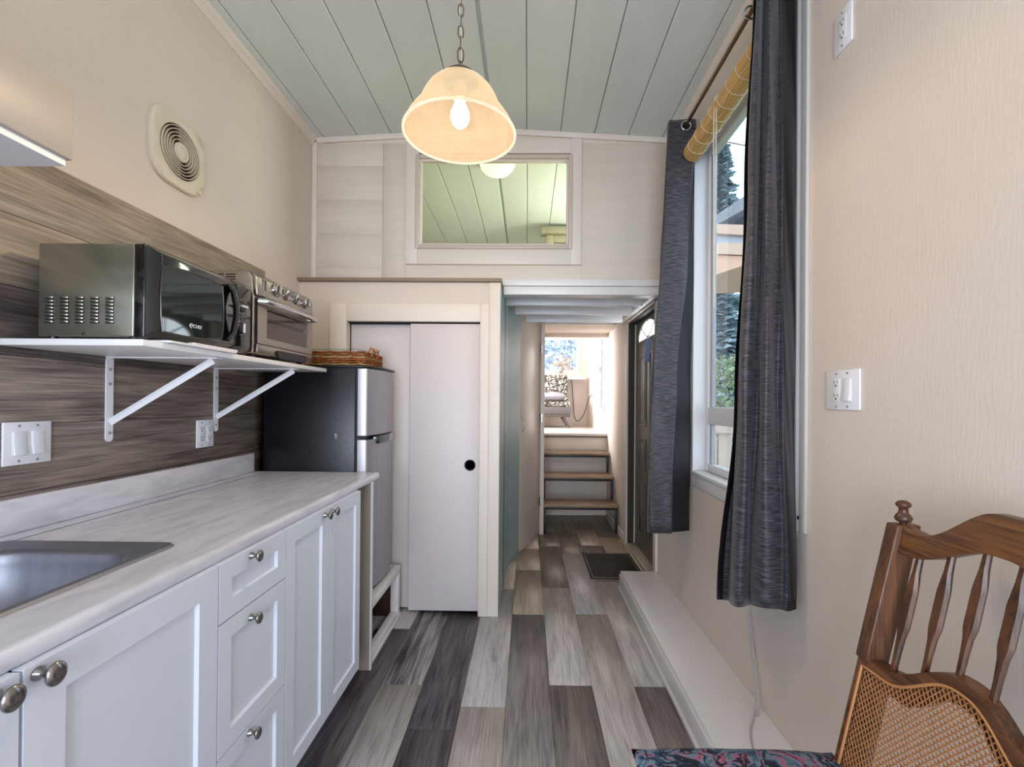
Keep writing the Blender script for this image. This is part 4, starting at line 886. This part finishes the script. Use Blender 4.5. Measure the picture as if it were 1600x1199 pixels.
# curtain far side of the window
c1p = thing('curtain', 'dark heathered grommet curtain hanging at the far side of the window', 'curtain', (0.8, 2.45, 0.6), 'curtains on the window rod')
def c1lev(xl, xm, z):
    Y = 2.405
    return [((xl-824)*2.62/711+0.05, 2.60), ((xl-824)*2.5/711, 2.50), ((xl-824)*Y/711, Y+0.005), ((xl-824)*Y/711+0.012, Y-0.004), ((xm-824)*Y/711-0.012, Y-0.01), ((xm-824)*Y/711, Y-0.004), ((xm-824)*Y/711-0.006, Y+0.015), (min(0.88, (xm-824)*Y/711+0.08), 2.445), (0.884, 2.462), (0.86, 2.48)]
rows = drape([c1lev(1040, 1083, 0), c1lev(1030, 1071, 0), c1lev(1016, 1055, 0), c1lev(1013, 1049, 0)], [2.768, 2.02, 1.37, 0.592], 44)
nf = int(len(rows[0])*5.2/9)
put('fabric', MB().grid([q_[:nf] for q_ in rows]), CURT, c1p, smooth=True, solid=0.003, auto=120)
for (x, y) in ((0.82, 2.392), (0.80, 2.545)):
    put('grommet', MB().tube([(x+0.024*math.cos(t), y, 2.732+0.024*math.sin(t)) for t in [2*PI*i/24 for i in range(24)]], 0.0048, 8, closed=True), CHROME, c1p, smooth=True)
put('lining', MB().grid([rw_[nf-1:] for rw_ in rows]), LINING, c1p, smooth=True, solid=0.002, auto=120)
put('grommet_hole', MB().lathe([(0.0195, 0.0), (0.0195, 0.001)], (0.82, 2.3905, 2.732), 20, 'Y'), DARKV, c1p)
# curtain near side
c2p = thing('curtain', 'long dark pleated curtain hanging at the near side of the window', 'curtain', (0.8, 1.5, 0.55), 'curtains on the window rod')
def c2lev(xs, amp=1.0):
    Xs = [0.84, 0.705, 0.79, 0.72, 0.725, 0.79, 0.765, 0.77, 0.84, 0.835, 0.845, 0.868]
    return [(X, px(x, X)) for X, x in zip(Xs, xs)]
top = [1180, 1171, 1176, 1177, 1182, 1186, 1194, 1198, 1209, 1213, 1216, 1238]
mid = [1160, 1143, 1150, 1151, 1165, 1181, 1189, 1196, 1212, 1219, 1224, 1238]
bot = [1152, 1112, 1140, 1141, 1158, 1170, 1176, 1195, 1222, 1227, 1232, 1242]
rows2 = drape([c2lev(top), c2lev([(a+b_)/2 for a, b_ in zip(top, mid)]), c2lev(mid), c2lev(bot)], [2.768, 2.0, 1.3, 0.575], 50, 0.002)
nrow = len(rows2)
for i in range(nrow):
    k = (i/(nrow-1))**2; rows2[i] = [(x, y, z+k*0.33*(1.60-y)) for x, y, z in rows2[i]]
for i in range(nrow):     # hem is a little uneven
    if i > nrow-4:
        k = (i-(nrow-4))/3
        rows2[i] = [(x, y, z+k*(0.004*math.sin(j*0.27+0.6))) for j, (x, y, z) in enumerate(rows2[i])]
na, nb_ = int(len(rows2[0])*2.0/11), int(len(rows2[0])*9.2/11)
put('fabric', MB().grid([q_[na:nb_] for q_ in rows2]), CURT, c2p, smooth=True, solid=0.003, auto=120)
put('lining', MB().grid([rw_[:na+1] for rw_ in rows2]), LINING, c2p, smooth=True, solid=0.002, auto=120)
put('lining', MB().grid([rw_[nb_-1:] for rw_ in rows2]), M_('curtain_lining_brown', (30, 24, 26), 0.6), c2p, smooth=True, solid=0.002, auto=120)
for y in (1.43, 1.56, 1.70):
    put('grommet', MB().tube([(0.82+0.024*math.cos(t), y, 2.735+0.024*math.sin(t)) for t in [2*PI*i/24 for i in range(24)]], 0.0045, 8, closed=True), CHROME, c2p, smooth=True)

bl = thing('bamboo_blind', 'rolled-up bamboo blind at the top of the window between the curtains', 'blind', (0.86, 2.0, 2.55))
cxb, czb, rbz = 0.853, 2.585, 0.046
n_sl = 26
for i in range(n_sl):
    a = 2*PI*i/n_sl
    put('slat', MB().cyl((cxb+(rbz-0.004)*math.cos(a), 1.665, czb+(rbz-0.004)*math.sin(a)), (cxb+(rbz-0.004)*math.cos(a), 2.385, czb+(rbz-0.004)*math.sin(a)), 0.0065, 6), BAMBOO, bl, smooth=True)
put('roll_core', MB().cyl((cxb, 1.67, czb), (cxb, 2.38, czb), rbz-0.008, 20), BAMBOO, bl, smooth=True)
for i in range(8):
    y = 1.70+i*0.088
    put('stitch', MB().tube([(cxb+(rbz+0.003)*math.cos(2*PI*j/24), y+0.012*math.sin(2*PI*j/24), czb+(rbz+0.003)*math.sin(2*PI*j/24)) for j in range(24)], 0.0014, 5, closed=True), STRING, bl, smooth=True)
put('head_rail', B(0.872, 0.8915, 1.665, 2.39, 2.625, 2.65), BAMBOO, bl, bevel=0.002)
for y in (1.95, 2.25): put('hook', MB().tube([(0.88, y, 2.648), (0.86, y, 2.655), (0.85, y, 2.662)], 0.002, 6), STEELB, bl)
put('pull_cord', MB().tube([(0.81, 2.0, 2.62), (0.806, 2.0, 2.5), (0.808, 2.0, 2.0), (0.812, 2.0, 1.7)], 0.0022, 6).tube([(0.812, 1.985, 2.62), (0.811, 1.988, 2.3), (0.812, 1.998, 1.75)], 0.0022, 6), STRING, bl, smooth=True)

cb = put('wall_cable', MB().tube(chaikin([(0.89, 1.88, 0.62), (0.889, 1.86, 0.5), (0.888, 1.82, 0.36), (0.884, 1.78, 0.25), (0.876, 1.745, 0.16), (0.85, 1.70, 0.127), (0.78, 1.60, 0.1265), (0.74, 1.45, 0.1265)]), 0.0028, 6).tube(chaikin([(0.893, 1.874, 0.62), (0.893, 1.85, 0.5), (0.892, 1.81, 0.36), (0.889, 1.77, 0.25), (0.882, 1.735, 0.16), (0.857, 1.692, 0.127)]), 0.0026, 6), CABLE, smooth=True)
tag(cb, 'thin grey cable running down the right wall below the near curtain', 'cable')

# ------------------------------------------------------------------ door mat
mt = thing('door_mat', 'dark rubber door mat on the floor in front of the entry door', 'mat', (0.67, 3.57, 0))
my = [(0.468, 3.292), (0.868, 3.292), (0.868, 3.855), (0.468, 3.855)]
put('mat_base', B(0.468, 0.868, 3.292, 3.855, 0.0003, 0.005), RUBBER, mt, bevel=0.002)
put('raised_border', ring(0.482, 0.854, 3.306, 3.841, 0.004, 0.0, 0.001) if False else MB().box(0.484, 0.488, 3.306, 3.841, 0.005, 0.008).box(0.848, 0.852, 3.306, 3.841, 0.005, 0.008).box(0.484, 0.852, 3.306, 3.311, 0.005, 0.008).box(0.484, 0.852, 3.836, 3.841, 0.005, 0.008), M_('mat_edge', (120, 108, 96), 0.5), mt)
nb = MB()
for i in range(22):
    for j in range(17):
        x = 0.500+j*0.0210+(0.0105 if i % 2 else 0); y = 3.328+i*0.0235; a = (i*7+j*3) % 4*PI/4
        if x > 0.838: continue
        c_, s_ = math.cos(a), math.sin(a); w1_, h1_ = 0.008, 0.0035
        P = [(x+c_*u*w1_-s_*v_*h1_, y+s_*u*w1_+c_*v_*h1_) for u, v_ in ((-1, -1), (1, -1), (1, 1), (-1, 1))]
        nb.prism(P, 'Z', 0.005, 0.0085)
put('nubs', nb, M_('mat_nub', (48, 40, 36), 0.55), mt, kind='stuff')

# ------------------------------------------------------------------ stairs
sr = thing('open_stairs', 'open-riser steps with brown treads on a black steel frame up to the bedroom', 'stairs', (0.52, 4.8, 0))
sx0_, sx1_ = 0.168, 0.884
TR = ((4.43, 0.276), (4.67, 0.515), (4.93, 0.727))
for y, z in TR:
    put('tread', B(sx0_-0.004, sx1_+0.003, y, min(y+0.26, YS-0.016), z-0.030, z), TREAD, sr, bevel=0.008)
for k, (y, z) in enumerate(TR):
    zb_ = 0.0 if k == 0 else TR[k-1][1]+0.0003
    y1 = min(y+0.255, YS-0.016)
    for x in (sx0_, sx1_-0.022):
        put('leg', B(x, x+0.022, y+0.012, y+0.034, zb_, z-0.052), STEELB, sr, bevel=0.001)
        put('side_rail', B(x, x+0.022, y+0.012, y1, z-0.0515, z-0.0305), STEELB, sr, bevel=0.001)
    put('front_rail', B(sx0_+0.0225, sx1_-0.0225, y+0.012, y+0.034, z-0.0515, z-0.0305), STEELB, sr, bevel=0.001)

# ------------------------------------------------------------------ bedroom things
so = thing('futon_sofa', 'armless sofa with black and cream scroll-print cushions in the bedroom', 'sofa', (0.0, 6.3, ZP))
fx0, fx1, fy0, fy1 = -0.75, 0.585, 6.14, 6.58
put('base', B(fx0, fx1, fy0, fy1, 1.108, 1.205), SOFAF, so, bevel=0.012)
put('rail', B(fx0+0.01, fx1-0.005, fy0+0.01, fy1, 1.068, 1.1075), SOFAW, so, bevel=0.003)
put('seat_cushion', B(fx0+0.01, fx1-0.01, fy0+0.005, fy1-0.06, 1.206, 1.275), SCROLL, so, bevel=0.022)
put('backrest', MB().prism([(fy1-0.13, 1.206), (fy1-0.02, 1.206), (fy1+0.03, 1.665), (fy1-0.04, 1.665)], 'X', fx0+0.01, fx1-0.012), SCROLL, so, bevel=0.03)
for x, dx_ in ((fx1-0.10, 0.09), (fx0+0.10, -0.09)):
    for y, dy_ in ((fy0+0.06, -0.01), (fy1-0.08, 0.03)):
        put('leg', MB().tube([(x, y, 1.066), (x+dx_, y+dy_, ZP)], 0.02, 8, rr=[0.022, 0.012]), SOFAW, so, smooth=True)
pw = MB()
def pillow(cx, cy, cz, hx_, hy_, hz, n=18, tip=0.0, pwr=0.5, sharp=0.12):
    """soft pillow: two joined height fields with pinched corners"""
    up, dn_ = [], []
    for i in range(n+1):
        u = -1+2*i/n; ru, rd = [], []
        for j in range(n+1):
            v_ = -1+2*j/n; e = max(0, (1-u*u))*max(0, (1-v_*v_)); h = hz*e**pwr
            px_ = u*(1-sharp*(1-abs(v_))**1.0*abs(u)**3*0.6) ; py_ = v_*(1-sharp*(1-abs(u))*abs(v_)**3*0.6)
            ru.append((cx+px_*hx_, cy+py_*hy_, cz+h+tip*u)); rd.append((cx+px_*hx_, cy+py_*hy_, cz-h+tip*u))
        up.append(ru); dn_.append(rd)
    return MB().grid(up).grid(dn_)
cu = put('throw_pillow', pillow(0.36, 6.30, 1.345, 0.165, 0.13, 0.068, 14), CUSHG, smooth=True, auto=150)
tag(cu, 'small grey satin pillow lying on the scroll-print sofa', 'pillow')
fn = thing('desk_fan', 'metal desk fan with five blades on the sill in front of the bedroom window', 'fan', (0.515, 6.70, 1.635))
put('base', MB().lathe([(0.075, 0), (0.075, 0.012), (0.04, 0.022), (0.012, 0.03)], (0.515, 6.70, 1.635), 20), FANM, fn, smooth=True)
put('neck', MB().cyl((0.515, 6.70, 1.66), (0.515, 6.70, 1.80), 0.010, 10), FANM, fn, smooth=True)
put('motor', MB().ell((0.515, 6.69, 1.825), 0.035, 0.05, 0.035), FANM, fn, smooth=True)
for rr_ in (0.165, 0.115):
    put('cage_ring', MB().tube([(0.515+rr_*math.cos(2*PI*i/32), 6.62 if rr_ > .15 else 6.60, 1.825+rr_*math.sin(2*PI*i/32)) for i in range(32)], 0.0035 if rr_ > .15 else 0.0015, 6, closed=True), FANM, fn, smooth=True)
for i in range(16):
    a = 2*PI*i/16; put('cage_wire', MB().tube([(0.515, 6.595, 1.825), (0.515+0.115*math.cos(a), 6.60, 1.825+0.115*math.sin(a)), (0.515+0.165*math.cos(a), 6.62, 1.825+0.165*math.sin(a)), (0.515+0.10*math.cos(a), 6.66, 1.825+0.10*math.sin(a))], 0.0012, 4), FANM, fn)
for i in range(5):
    a = 2*PI*i/5+PI/2+0.3
    bm_ = []
    for k in range(8):
        t = k/7; rad_ = 0.03+0.115*t; wd = 0.016+0.024*math.sin(PI*min(1, t*0.95+0.05))
        bm_.append([(0.515+rad_*math.cos(a)-math.sin(a)*s_*wd, 6.625+0.012*s_, 1.825+rad_*math.sin(a)+math.cos(a)*s_*wd) for s_ in (-1, 0, 1)])
    put('blade', MB().grid(bm_), FANM, fn, smooth=True, solid=0.002)
put('power_cord', MB().tube(chaikin([(0.60, 6.74, 1.638), (0.66, 6.78, 1.60), (0.68, 6.795, 1.30), (0.70, 6.79, 1.02), (0.755, 6.77, 0.975), (0.83, 6.6, 1.10), (0.86, 6.4, 1.34), (0.893, 6.25, 1.375)], 3), 0.005, 6), BLACKP, fn, smooth=True)
rs = thing('roller_shade', 'white roller shade with a bead cord over the bedroom side window', 'blind', (0.87, 5.77, 1.20))
put('shade_fabric', B(0.872, 0.875, 5.42, 6.12, 1.70, 2.215), SHADEW, rs)
put('roller', MB().cyl((0.866, 5.40, 2.222), (0.866, 6.14, 2.222), 0.017, 12), PLAST, rs, smooth=True)
put('bead_cord', MB().tube(chaikin([(0.862, 5.47, 2.21), (0.862, 5.46, 1.9), (0.862, 5.48, 1.80), (0.862, 5.53, 1.78), (0.862, 5.57, 1.82), (0.862, 5.57, 2.21)], 2), 0.002, 5), CABLE, rs, smooth=True)

# ------------------------------------------------------------------ cane-back chair
ch = thing('cane_back_chair', 'oak dining chair with spindles and a cane back against the right wall', 'chair', (0.5, 0.747, 0))
YCc = 0.747
def bx(z, y=YCc): return 0.659+0.229*(z-0.57)
def bowx(y): return 0.012*(1-((y-YCc)/0.19)**2)
# back posts (seat rail up to finials), bent below the seat
for s_ in (1, -1):
    yy = YCc+s_*0.193
    P = [(0.600, 0.0), (0.606, 0.25), (0.618, 0.42), (bx(0.52)-0.002, 0.52), (bx(0.62), 0.62), (bx(0.742), 0.742), (bx(0.762), 0.762), (bx(0.80), 0.80), (bx(1.036), 1.036)]
    m = MB(); rows_ = []
    for i, (x, z) in enumerate(P):
        hw_ = 0.015 if z > 0.3 else 0.014; th = 0.020 if z > 0.5 else 0.018
        y_off = s_*0.0
        dl_ = -0.010 if 0.45 < z < 0.7 else 0
        th0 = th if z > 0.755 or z < 0.46 else -0.006
        rows_.append([(x-th0, yy-hw_, z), (x+th+0.008, yy-hw_, z), (x+th+0.008, yy+hw_, z), (x-th0, yy+hw_, z)])
    m.grid(rows_, closed=True); n_ = len(m.v); m.f += [(0, 1, 2, 3), (n_-1, n_-2, n_-3, n_-4)]
    put('leg', m, OAK, ch, bevel=0.003)
    xx = bx(1.05)
    put('finial', MB().lathe([(0.006, 0.0), (0.006, 0.003), (0.013, 0.007), (0.0155, 0.0125), (0.013, 0.0185), (0.009, 0.023), (0.008, 0.029), (0.0085, 0.034), (0.0125, 0.037), (0.0135, 0.041), (0.011, 0.045), (0.006, 0.048), (0.001, 0.049)], (xx, yy, 1.035), 24), OAK, ch, smooth=True, auto=50)
# crest rail
def crest_top(y):
    t = abs(y-YCc)/0.178; 
    return 1.098 - 0.070*(0 if t < 0.12 else (1-math.cos(min(1, (t-0.12)/0.68)*PI))/2) + (0.006*(t-0.8)/0.2 if t > 0.8 else 0)
def crest_bot(y):
    t = abs(y-YCc)/0.178
    return 1.032 - 0.050*(0 if t < 0.05 else (1-math.cos(min(1, (t-0.05)/0.8)*PI))/2) - (0.0 if t < 0.85 else 0.0)
rows_ = []
for i in range(41):
    y = YCc-0.179+0.358*i/40; zt_, zb2 = crest_top(y), crest_bot(y); bo = bowx(y)
    x_t, x_b = bx(zt_)+bo, bx(zb2)+bo
    rows_.append([(x_b-0.010, y, zb2), (x_t-0.012, y, zt_-0.006), (x_t-0.008, y, zt_), (x_t+0.010, y, zt_), (x_t+0.014, y, zt_-0.006), (x_b+0.014, y, zb2)])
m = MB().grid(rows_, closed=True); n_ = len(m.v); m.f += [(0, 1, 2, 3, 4, 5), tuple(range(n_-1, n_-7, -1))]
put('crest_rail', m, OAKY, ch, smooth=True, auto=45)
# cane frame: hump-topped
HWC = 0.208
def cane_top(y):
    t = abs(y-YCc-0.008)/0.19; return 0.828-0.062*(1-math.cos(min(1, max(0, (t-0.04)/0.70))*PI))/2
ZC0 = 0.49
def CP(y, z, off=0.0): return (bx(z)+bowx(max(min(y, YCc+0.19), YCc-0.19))*0.6+off, y, z)
def loop(si, ti, nn=33):
    hw_ = HWC-si; P = []
    for i in range(nn):
        y = YCc-hw_+2*hw_*i/(nn-1); yo = YCc+(y-YCc)*HWC/hw_
        P.append((y, cane_top(yo)-ti))
    for i in range(1, 13): P.append((YCc+hw_, P[nn-1][1]+(ZC0+ti-P[nn-1][1])*i/12))
    for i in range(1, 13): P.append((YCc+hw_-2*hw_*i/12, ZC0+ti))
    for i in range(1, 12): P.append((YCc-hw_, ZC0+ti+(P[0][1]-ZC0-ti)*i/12))
    return P
lo_, l1, l2 = loop(0.0, 0.0), loop(0.012, 0.020), loop(0.056, 0.042)
put('cane_frame', MB().grid([[CP(y, z, 0.014) for y, z in lo_], [CP(y, z, -0.012) for y, z in lo_], [CP(y, z, -0.012) for y, z in l1], [CP(y, z, -0.004) for y, z in l1], [CP(y, z, -0.003) for y, z in l2], [CP(y, z, 0.014) for y, z in l2], [CP(y, z, 0.014) for y, z in lo_]], closed=True), OAKY, ch, smooth=True, auto=35)
put('cane_spline', MB().tube([CP(y, z, -0.0105) for y, z in l1], 0.0028, 6, closed=True), CANER, ch, smooth=True)
# woven cane with real holes
cm = MB(); S = 0.0098; n8 = 8; hh_ = 0.0037
def inside(y, z):
    return abs(y-YCc) < HWC-0.0135 and z > ZC0+0.022 and z < cane_top(YCc+(y-YCc)*HWC/(HWC-0.012))-0.0215
j = 0; z = ZC0+0.024
while z < 0.84:
    y = YCc-0.196+(S/2 if j % 2 else 0)
    while y < YCc+0.197:
        if inside(y, z):
            sq = []
            for k in range(n8):
                t = PI/8+2*PI*k/n8; sq.append(None)
            outer = [(S/2, -S*0.26), (S/2, S*0.26), (0, S*0.44), (-S/2, S*0.26), (-S/2, -S*0.26), (0, -S*0.44)]
            # brick-offset hexagonal cell with a round hole
            o6 = []
            for q_ in range(6):
                a, b_ = outer[q_], outer[(q_+1) % 6]; o6 += [a, ((a[0]+b_[0])/2, (a[1]+b_[1])/2)]
            inn_ = []
            for (a, b_) in o6:
                t = math.atan2(b_, a); inn_.append((hh_*0.92*math.cos(t), hh_*math.sin(t)))
            vs = [CP(y+a, z+b_, -0.0055) for a, b_ in o6]+[CP(y+a, z+b_, -0.0062) for a, b_ in inn_]
            cm.add(vs, [(q_, (q_+1) % 12, 12+(q_+1) % 12, 12+q_) for q_ in range(12)])
        y += S
    z += S*0.70; j += 1
put('cane_panel', cm, CANE, ch, solid=0.0012, label='woven cane panel full of small round holes')
# diagonal and straight strands standing proud of the sheet
stm = MB()
for sgn in (1, -1):
    b0 = -0.7*S-1.4*S*60
    while b0 < 1.2:
        P = []
        for i in range(120):
            y = YCc-0.196+0.392*i/119; z = ZC0+0.024+sgn*1.4*(y-(YCc-0.196))+b0
            if inside(y, z): P.append(CP(y, z, -0.0068))
            elif len(P) > 1: break
        if len(P) > 2: stm.tube(P[::2] if len(P) > 4 else P, 0.0007, 3)
        b0 += S*1.40
put('cane_strands', stm, CANER, ch, kind='stuff')
# spindles
for k in range(6):
    y = YCc+(k-2.5)*0.057; z0_ = cane_top(y)-0.003; z1_ = crest_bot(y)+0.004; H = z1_-z0_
    rows_ = []
    for t, hw_, th in ((0, 0.0048, 0.0048), (0.15, 0.0052, 0.005), (0.30, 0.0072, 0.0055), (0.38, 0.0120, 0.006), (0.42, 0.0125, 0.006), (0.68, 0.0125, 0.006), (0.72, 0.0115, 0.006), (0.86, 0.0062, 0.0055), (1.0, 0.0052, 0.005)):
        z = z0_+H*t; x = bx(z)+bowx(y)*0.8+0.002; c_ = 0.35
        rows_.append([(x-th, y-hw_*(1-c_), z), (x-th, y+hw_*(1-c_), z), (x-th*0.2, y+hw_, z), (x+th, y+hw_*(1-c_), z), (x+th, y-hw_*(1-c_), z), (x-th*0.2, y-hw_, z)])
    m = MB().grid(rows_, closed=True); n_ = len(m.v); m.f += [(0, 1, 2, 3, 4, 5), tuple(range(n_-1, n_-7, -1))]
    put('spindle', m, OAK, ch, smooth=True, auto=30)
# seat and front legs
put('seat', MB().prism([(0.20, YCc-0.22), (0.615, YCc-0.178), (0.615, YCc+0.178), (0.20, YCc+0.22), (0.175, YCc+0.18), (0.17, YCc), (0.175, YCc-0.18)], 'Z', 0.425, 0.462), OAKY, ch, bevel=0.010)
for s_ in (1, -1):
    put('leg', MB().tube([(0.225, YCc+s_*0.19, 0.0), (0.225, YCc+s_*0.19, 0.10), (0.227, YCc+s_*0.188, 0.28), (0.23, YCc+s_*0.185, 0.424)], 0.018, 12, rr=[0.012, 0.016, 0.021, 0.019]), OAK, ch, smooth=True)
    put('stretcher', MB().cyl((0.238, YCc+s_*0.188, 0.20), (0.592, YCc+s_*0.193, 0.20), 0.010, 10), OAK, ch, smooth=True)
cu2 = put('seat_cushion', pillow(0.445, 0.765, 0.530, 0.215, 0.225, 0.046, 28, 0.0, 0.42, 0.05), FLORAL, smooth=True, auto=150)
tag(cu2, 'blue and pink floral tapestry cushion on the seat of the cane-back chair', 'cushion')

# ------------------------------------------------------------------ outside, seen through the window
gnd = struct('ground', B(1.2, 20, -4, 24, -0.7, -0.6), M_('grass', (120, 128, 84), 0.95, noise=0.3, nscale=(2, 2, 2)))
LEAF = M_('hazy_conifer', (178, 196, 202), 0.9, rgb2=(140, 160, 168), nscale=(5, 5, 5))  # foliage paled so that haze is part of the colour
LEAF2 = M_('shrub_green', (176, 186, 150), 0.9, rgb2=(120, 138, 112), nscale=(8, 8, 8))
BARK = M_('bark', (88, 72, 60), 0.9)
def conifer(x, y, h, r_, label, mat, seed):
    rg = random.Random(seed); t = thing('conifer_tree', label, 'tree', (x, y, -0.6), 'trees outside the window')
    put('trunk', MB().cyl((x, y, -0.6), (x, y, h), 0.16, 8, 0.03), BARK, t)
    m = MB(); z = 0.5; 
    while z < h:
        k = (h-z)/h; rr_ = r_*k+0.12
        for i in range(9):
            a = rg.uniform(0, 2*PI); ln = rr_*rg.uniform(0.6, 1.05); c_, s_ = math.cos(a), math.sin(a)
            for q_ in range(5):
                f0 = q_/5; d0 = ln*(f0+0.12); dz = -0.12*ln*f0*2+rg.uniform(-.05, .05); wv = 0.12+0.14*(1-f0)
                cx_, cy_, cz_ = x+c_*d0, y+s_*d0, z+dz
                m.add([(cx_-c_*wv, cy_-s_*wv, cz_+0.05), (cx_-s_*wv, cy_+c_*wv, cz_-0.10), (cx_+c_*wv*1.3, cy_+s_*wv*1.3, cz_-0.08), (cx_+s_*wv, cy_-c_*wv, cz_-0.10)], [(0, 1, 2), (0, 2, 3)])
        z += 0.16
    put('foliage', m, mat, t, kind='stuff')
conifer(7.4, 17.7, 12.0, 2.4, 'tall hazy conifer rising left of the neighbouring roof outside the window', LEAF, 1)
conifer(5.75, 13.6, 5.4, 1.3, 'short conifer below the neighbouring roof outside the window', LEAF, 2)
def shrub(x, y, r_, h, label, seed):
    rg = random.Random(seed); t = thing('shrub', label, 'shrub', (x, y, -0.6), 'shrubs outside the window')
    m = MB()
    for i in range(3200):
        a = rg.uniform(0, 2*PI); e = math.acos(rg.uniform(-1, 1)); q_ = rg.uniform(0.7, 1.0)
        cx_, cy_, cz_ = x+r_*q_*math.sin(e)*math.cos(a), y+r_*q_*math.sin(e)*math.sin(a), h+r_*0.95*q_*math.cos(e); s_ = rg.uniform(.015, .045)
        v1 = Vector((rg.uniform(-1, 1), rg.uniform(-1, 1), rg.uniform(-1, 1))).normalized()*s_; v2 = Vector((rg.uniform(-1, 1), rg.uniform(-1, 1), rg.uniform(-1, 1))).normalized()*s_
        c3 = Vector((cx_, cy_, cz_)); m.add([c3-v1, c3+v2, c3+v1, c3-v2], [(0, 1, 2, 3)])
    put('foliage', m, LEAF2, t, kind='stuff'); put('trunk', MB().cyl((x, y, -0.6), (x, y, h), 0.04, 6), BARK, t)
shrub(3.0, 7.2, 0.75, 1.35, 'light green shrub seen low through the window', 5)
hg = thing('hedge', 'pale grey-green hedge outside the far bedroom window', 'hedge', (0.2, 9.2, -0.6))
hm_ = MB(); rg = random.Random(9)
for i in range(5000):
    c3 = Vector((rg.uniform(-1.4, 2.2), 9.2+rg.uniform(-.3, .3), rg.uniform(-0.4, 3.1))); v1 = Vector((rg.uniform(-1, 1), rg.uniform(-1, 1), rg.uniform(-1, 1))).normalized()*0.07; v2 = Vector((rg.uniform(-1, 1), rg.uniform(-1, 1), rg.uniform(-1, 1))).normalized()*0.07
    hm_.add([c3-v1, c3+v2, c3+v1, c3-v2], [(0, 1, 2, 3)])
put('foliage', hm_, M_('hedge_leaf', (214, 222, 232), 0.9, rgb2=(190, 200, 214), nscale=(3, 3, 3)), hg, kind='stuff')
put('stem', MB().cyl((0.2, 9.2, -0.6), (0.2, 9.2, 1.0), 0.05, 6), BARK, hg)
nh = thing('neighbour_house', 'grey-sided neighbouring house with orange wooden eaves outside the window', 'house', (5.2, 9.5, -0.6))
ORW = M_('hazy_orange_wood', (206, 176, 158), 0.7); GREY = M_('grey_shingle', (150, 150, 158), 0.8, noise=0.2, nscale=(6, 6, 6)); GRW = M_('house_grey', (176, 180, 192), 0.7)  # eave wood washed out, haze of the glass put into its colour
put('roof', MB().prism([(3.72, 5.0), (4.6, 5.6), (6.5, 5.2), (6.5, 4.95), (4.6, 5.30), (3.72, 4.80)], 'Y', 9.0, 12.0), GREY, nh)
put('fascia', MB().prism([(3.72, 4.80), (4.6, 4.78), (6.5, 4.6), (6.5, 4.45), (3.70, 4.62)], 'Y', 9.0, 9.08), ORW, nh)
put('wall', MB().prism([(3.72, 4.62), (6.5, 4.45), (6.5, 4.05), (3.72, 4.42)], 'Y', 9.1, 12.0), GRW, nh)
put('porch_roof', MB().prism([(3.70, 4.40), (6.5, 4.30), (6.5, 4.1), (3.70, 4.18)], 'Y', 8.9, 11.5), ORW, nh)
put('soffit', MB().prism([(3.70, 4.17), (6.0, 4.09), (4.3, 4.0), (3.70, 3.80)], 'Y', 8.95, 11.5), M_('soffit_wood', (214, 174, 150), 0.7), nh)
put('porch_post', MB().box(5.4, 5.55, 9.2, 9.35, -0.6, 4.1), ORW, nh)
put('lower_wall', MB().box(5.9, 6.5, 10.5, 12.0, -0.6, 4.1), GRW, nh)
fe = thing('deck_fence', 'pale pinkish board fence seen through the lower window pane', 'fence', (2.5, 5.4, -0.6))
PNK = M_('fence_pink', (208, 186, 176), 0.8, noise=0.1)
for i in range(9):
    put('slat', B(1.75+i*0.17, 1.75+i*0.17+0.15, 5.4, 5.43, -0.6, 1.0), PNK, fe)
put('rail', B(1.7, 3.3, 5.37, 5.40, 0.92, 1.04), PNK, fe)
cbl = put('power_line', MB().tube([(3.0, 10.0, 7.25), (6.5, 10.5, 6.9), (11, 11, 7.1)], 0.012, 5), BLACKP); tag(cbl, 'thin overhead power line crossing the sky outside the window', 'cable')
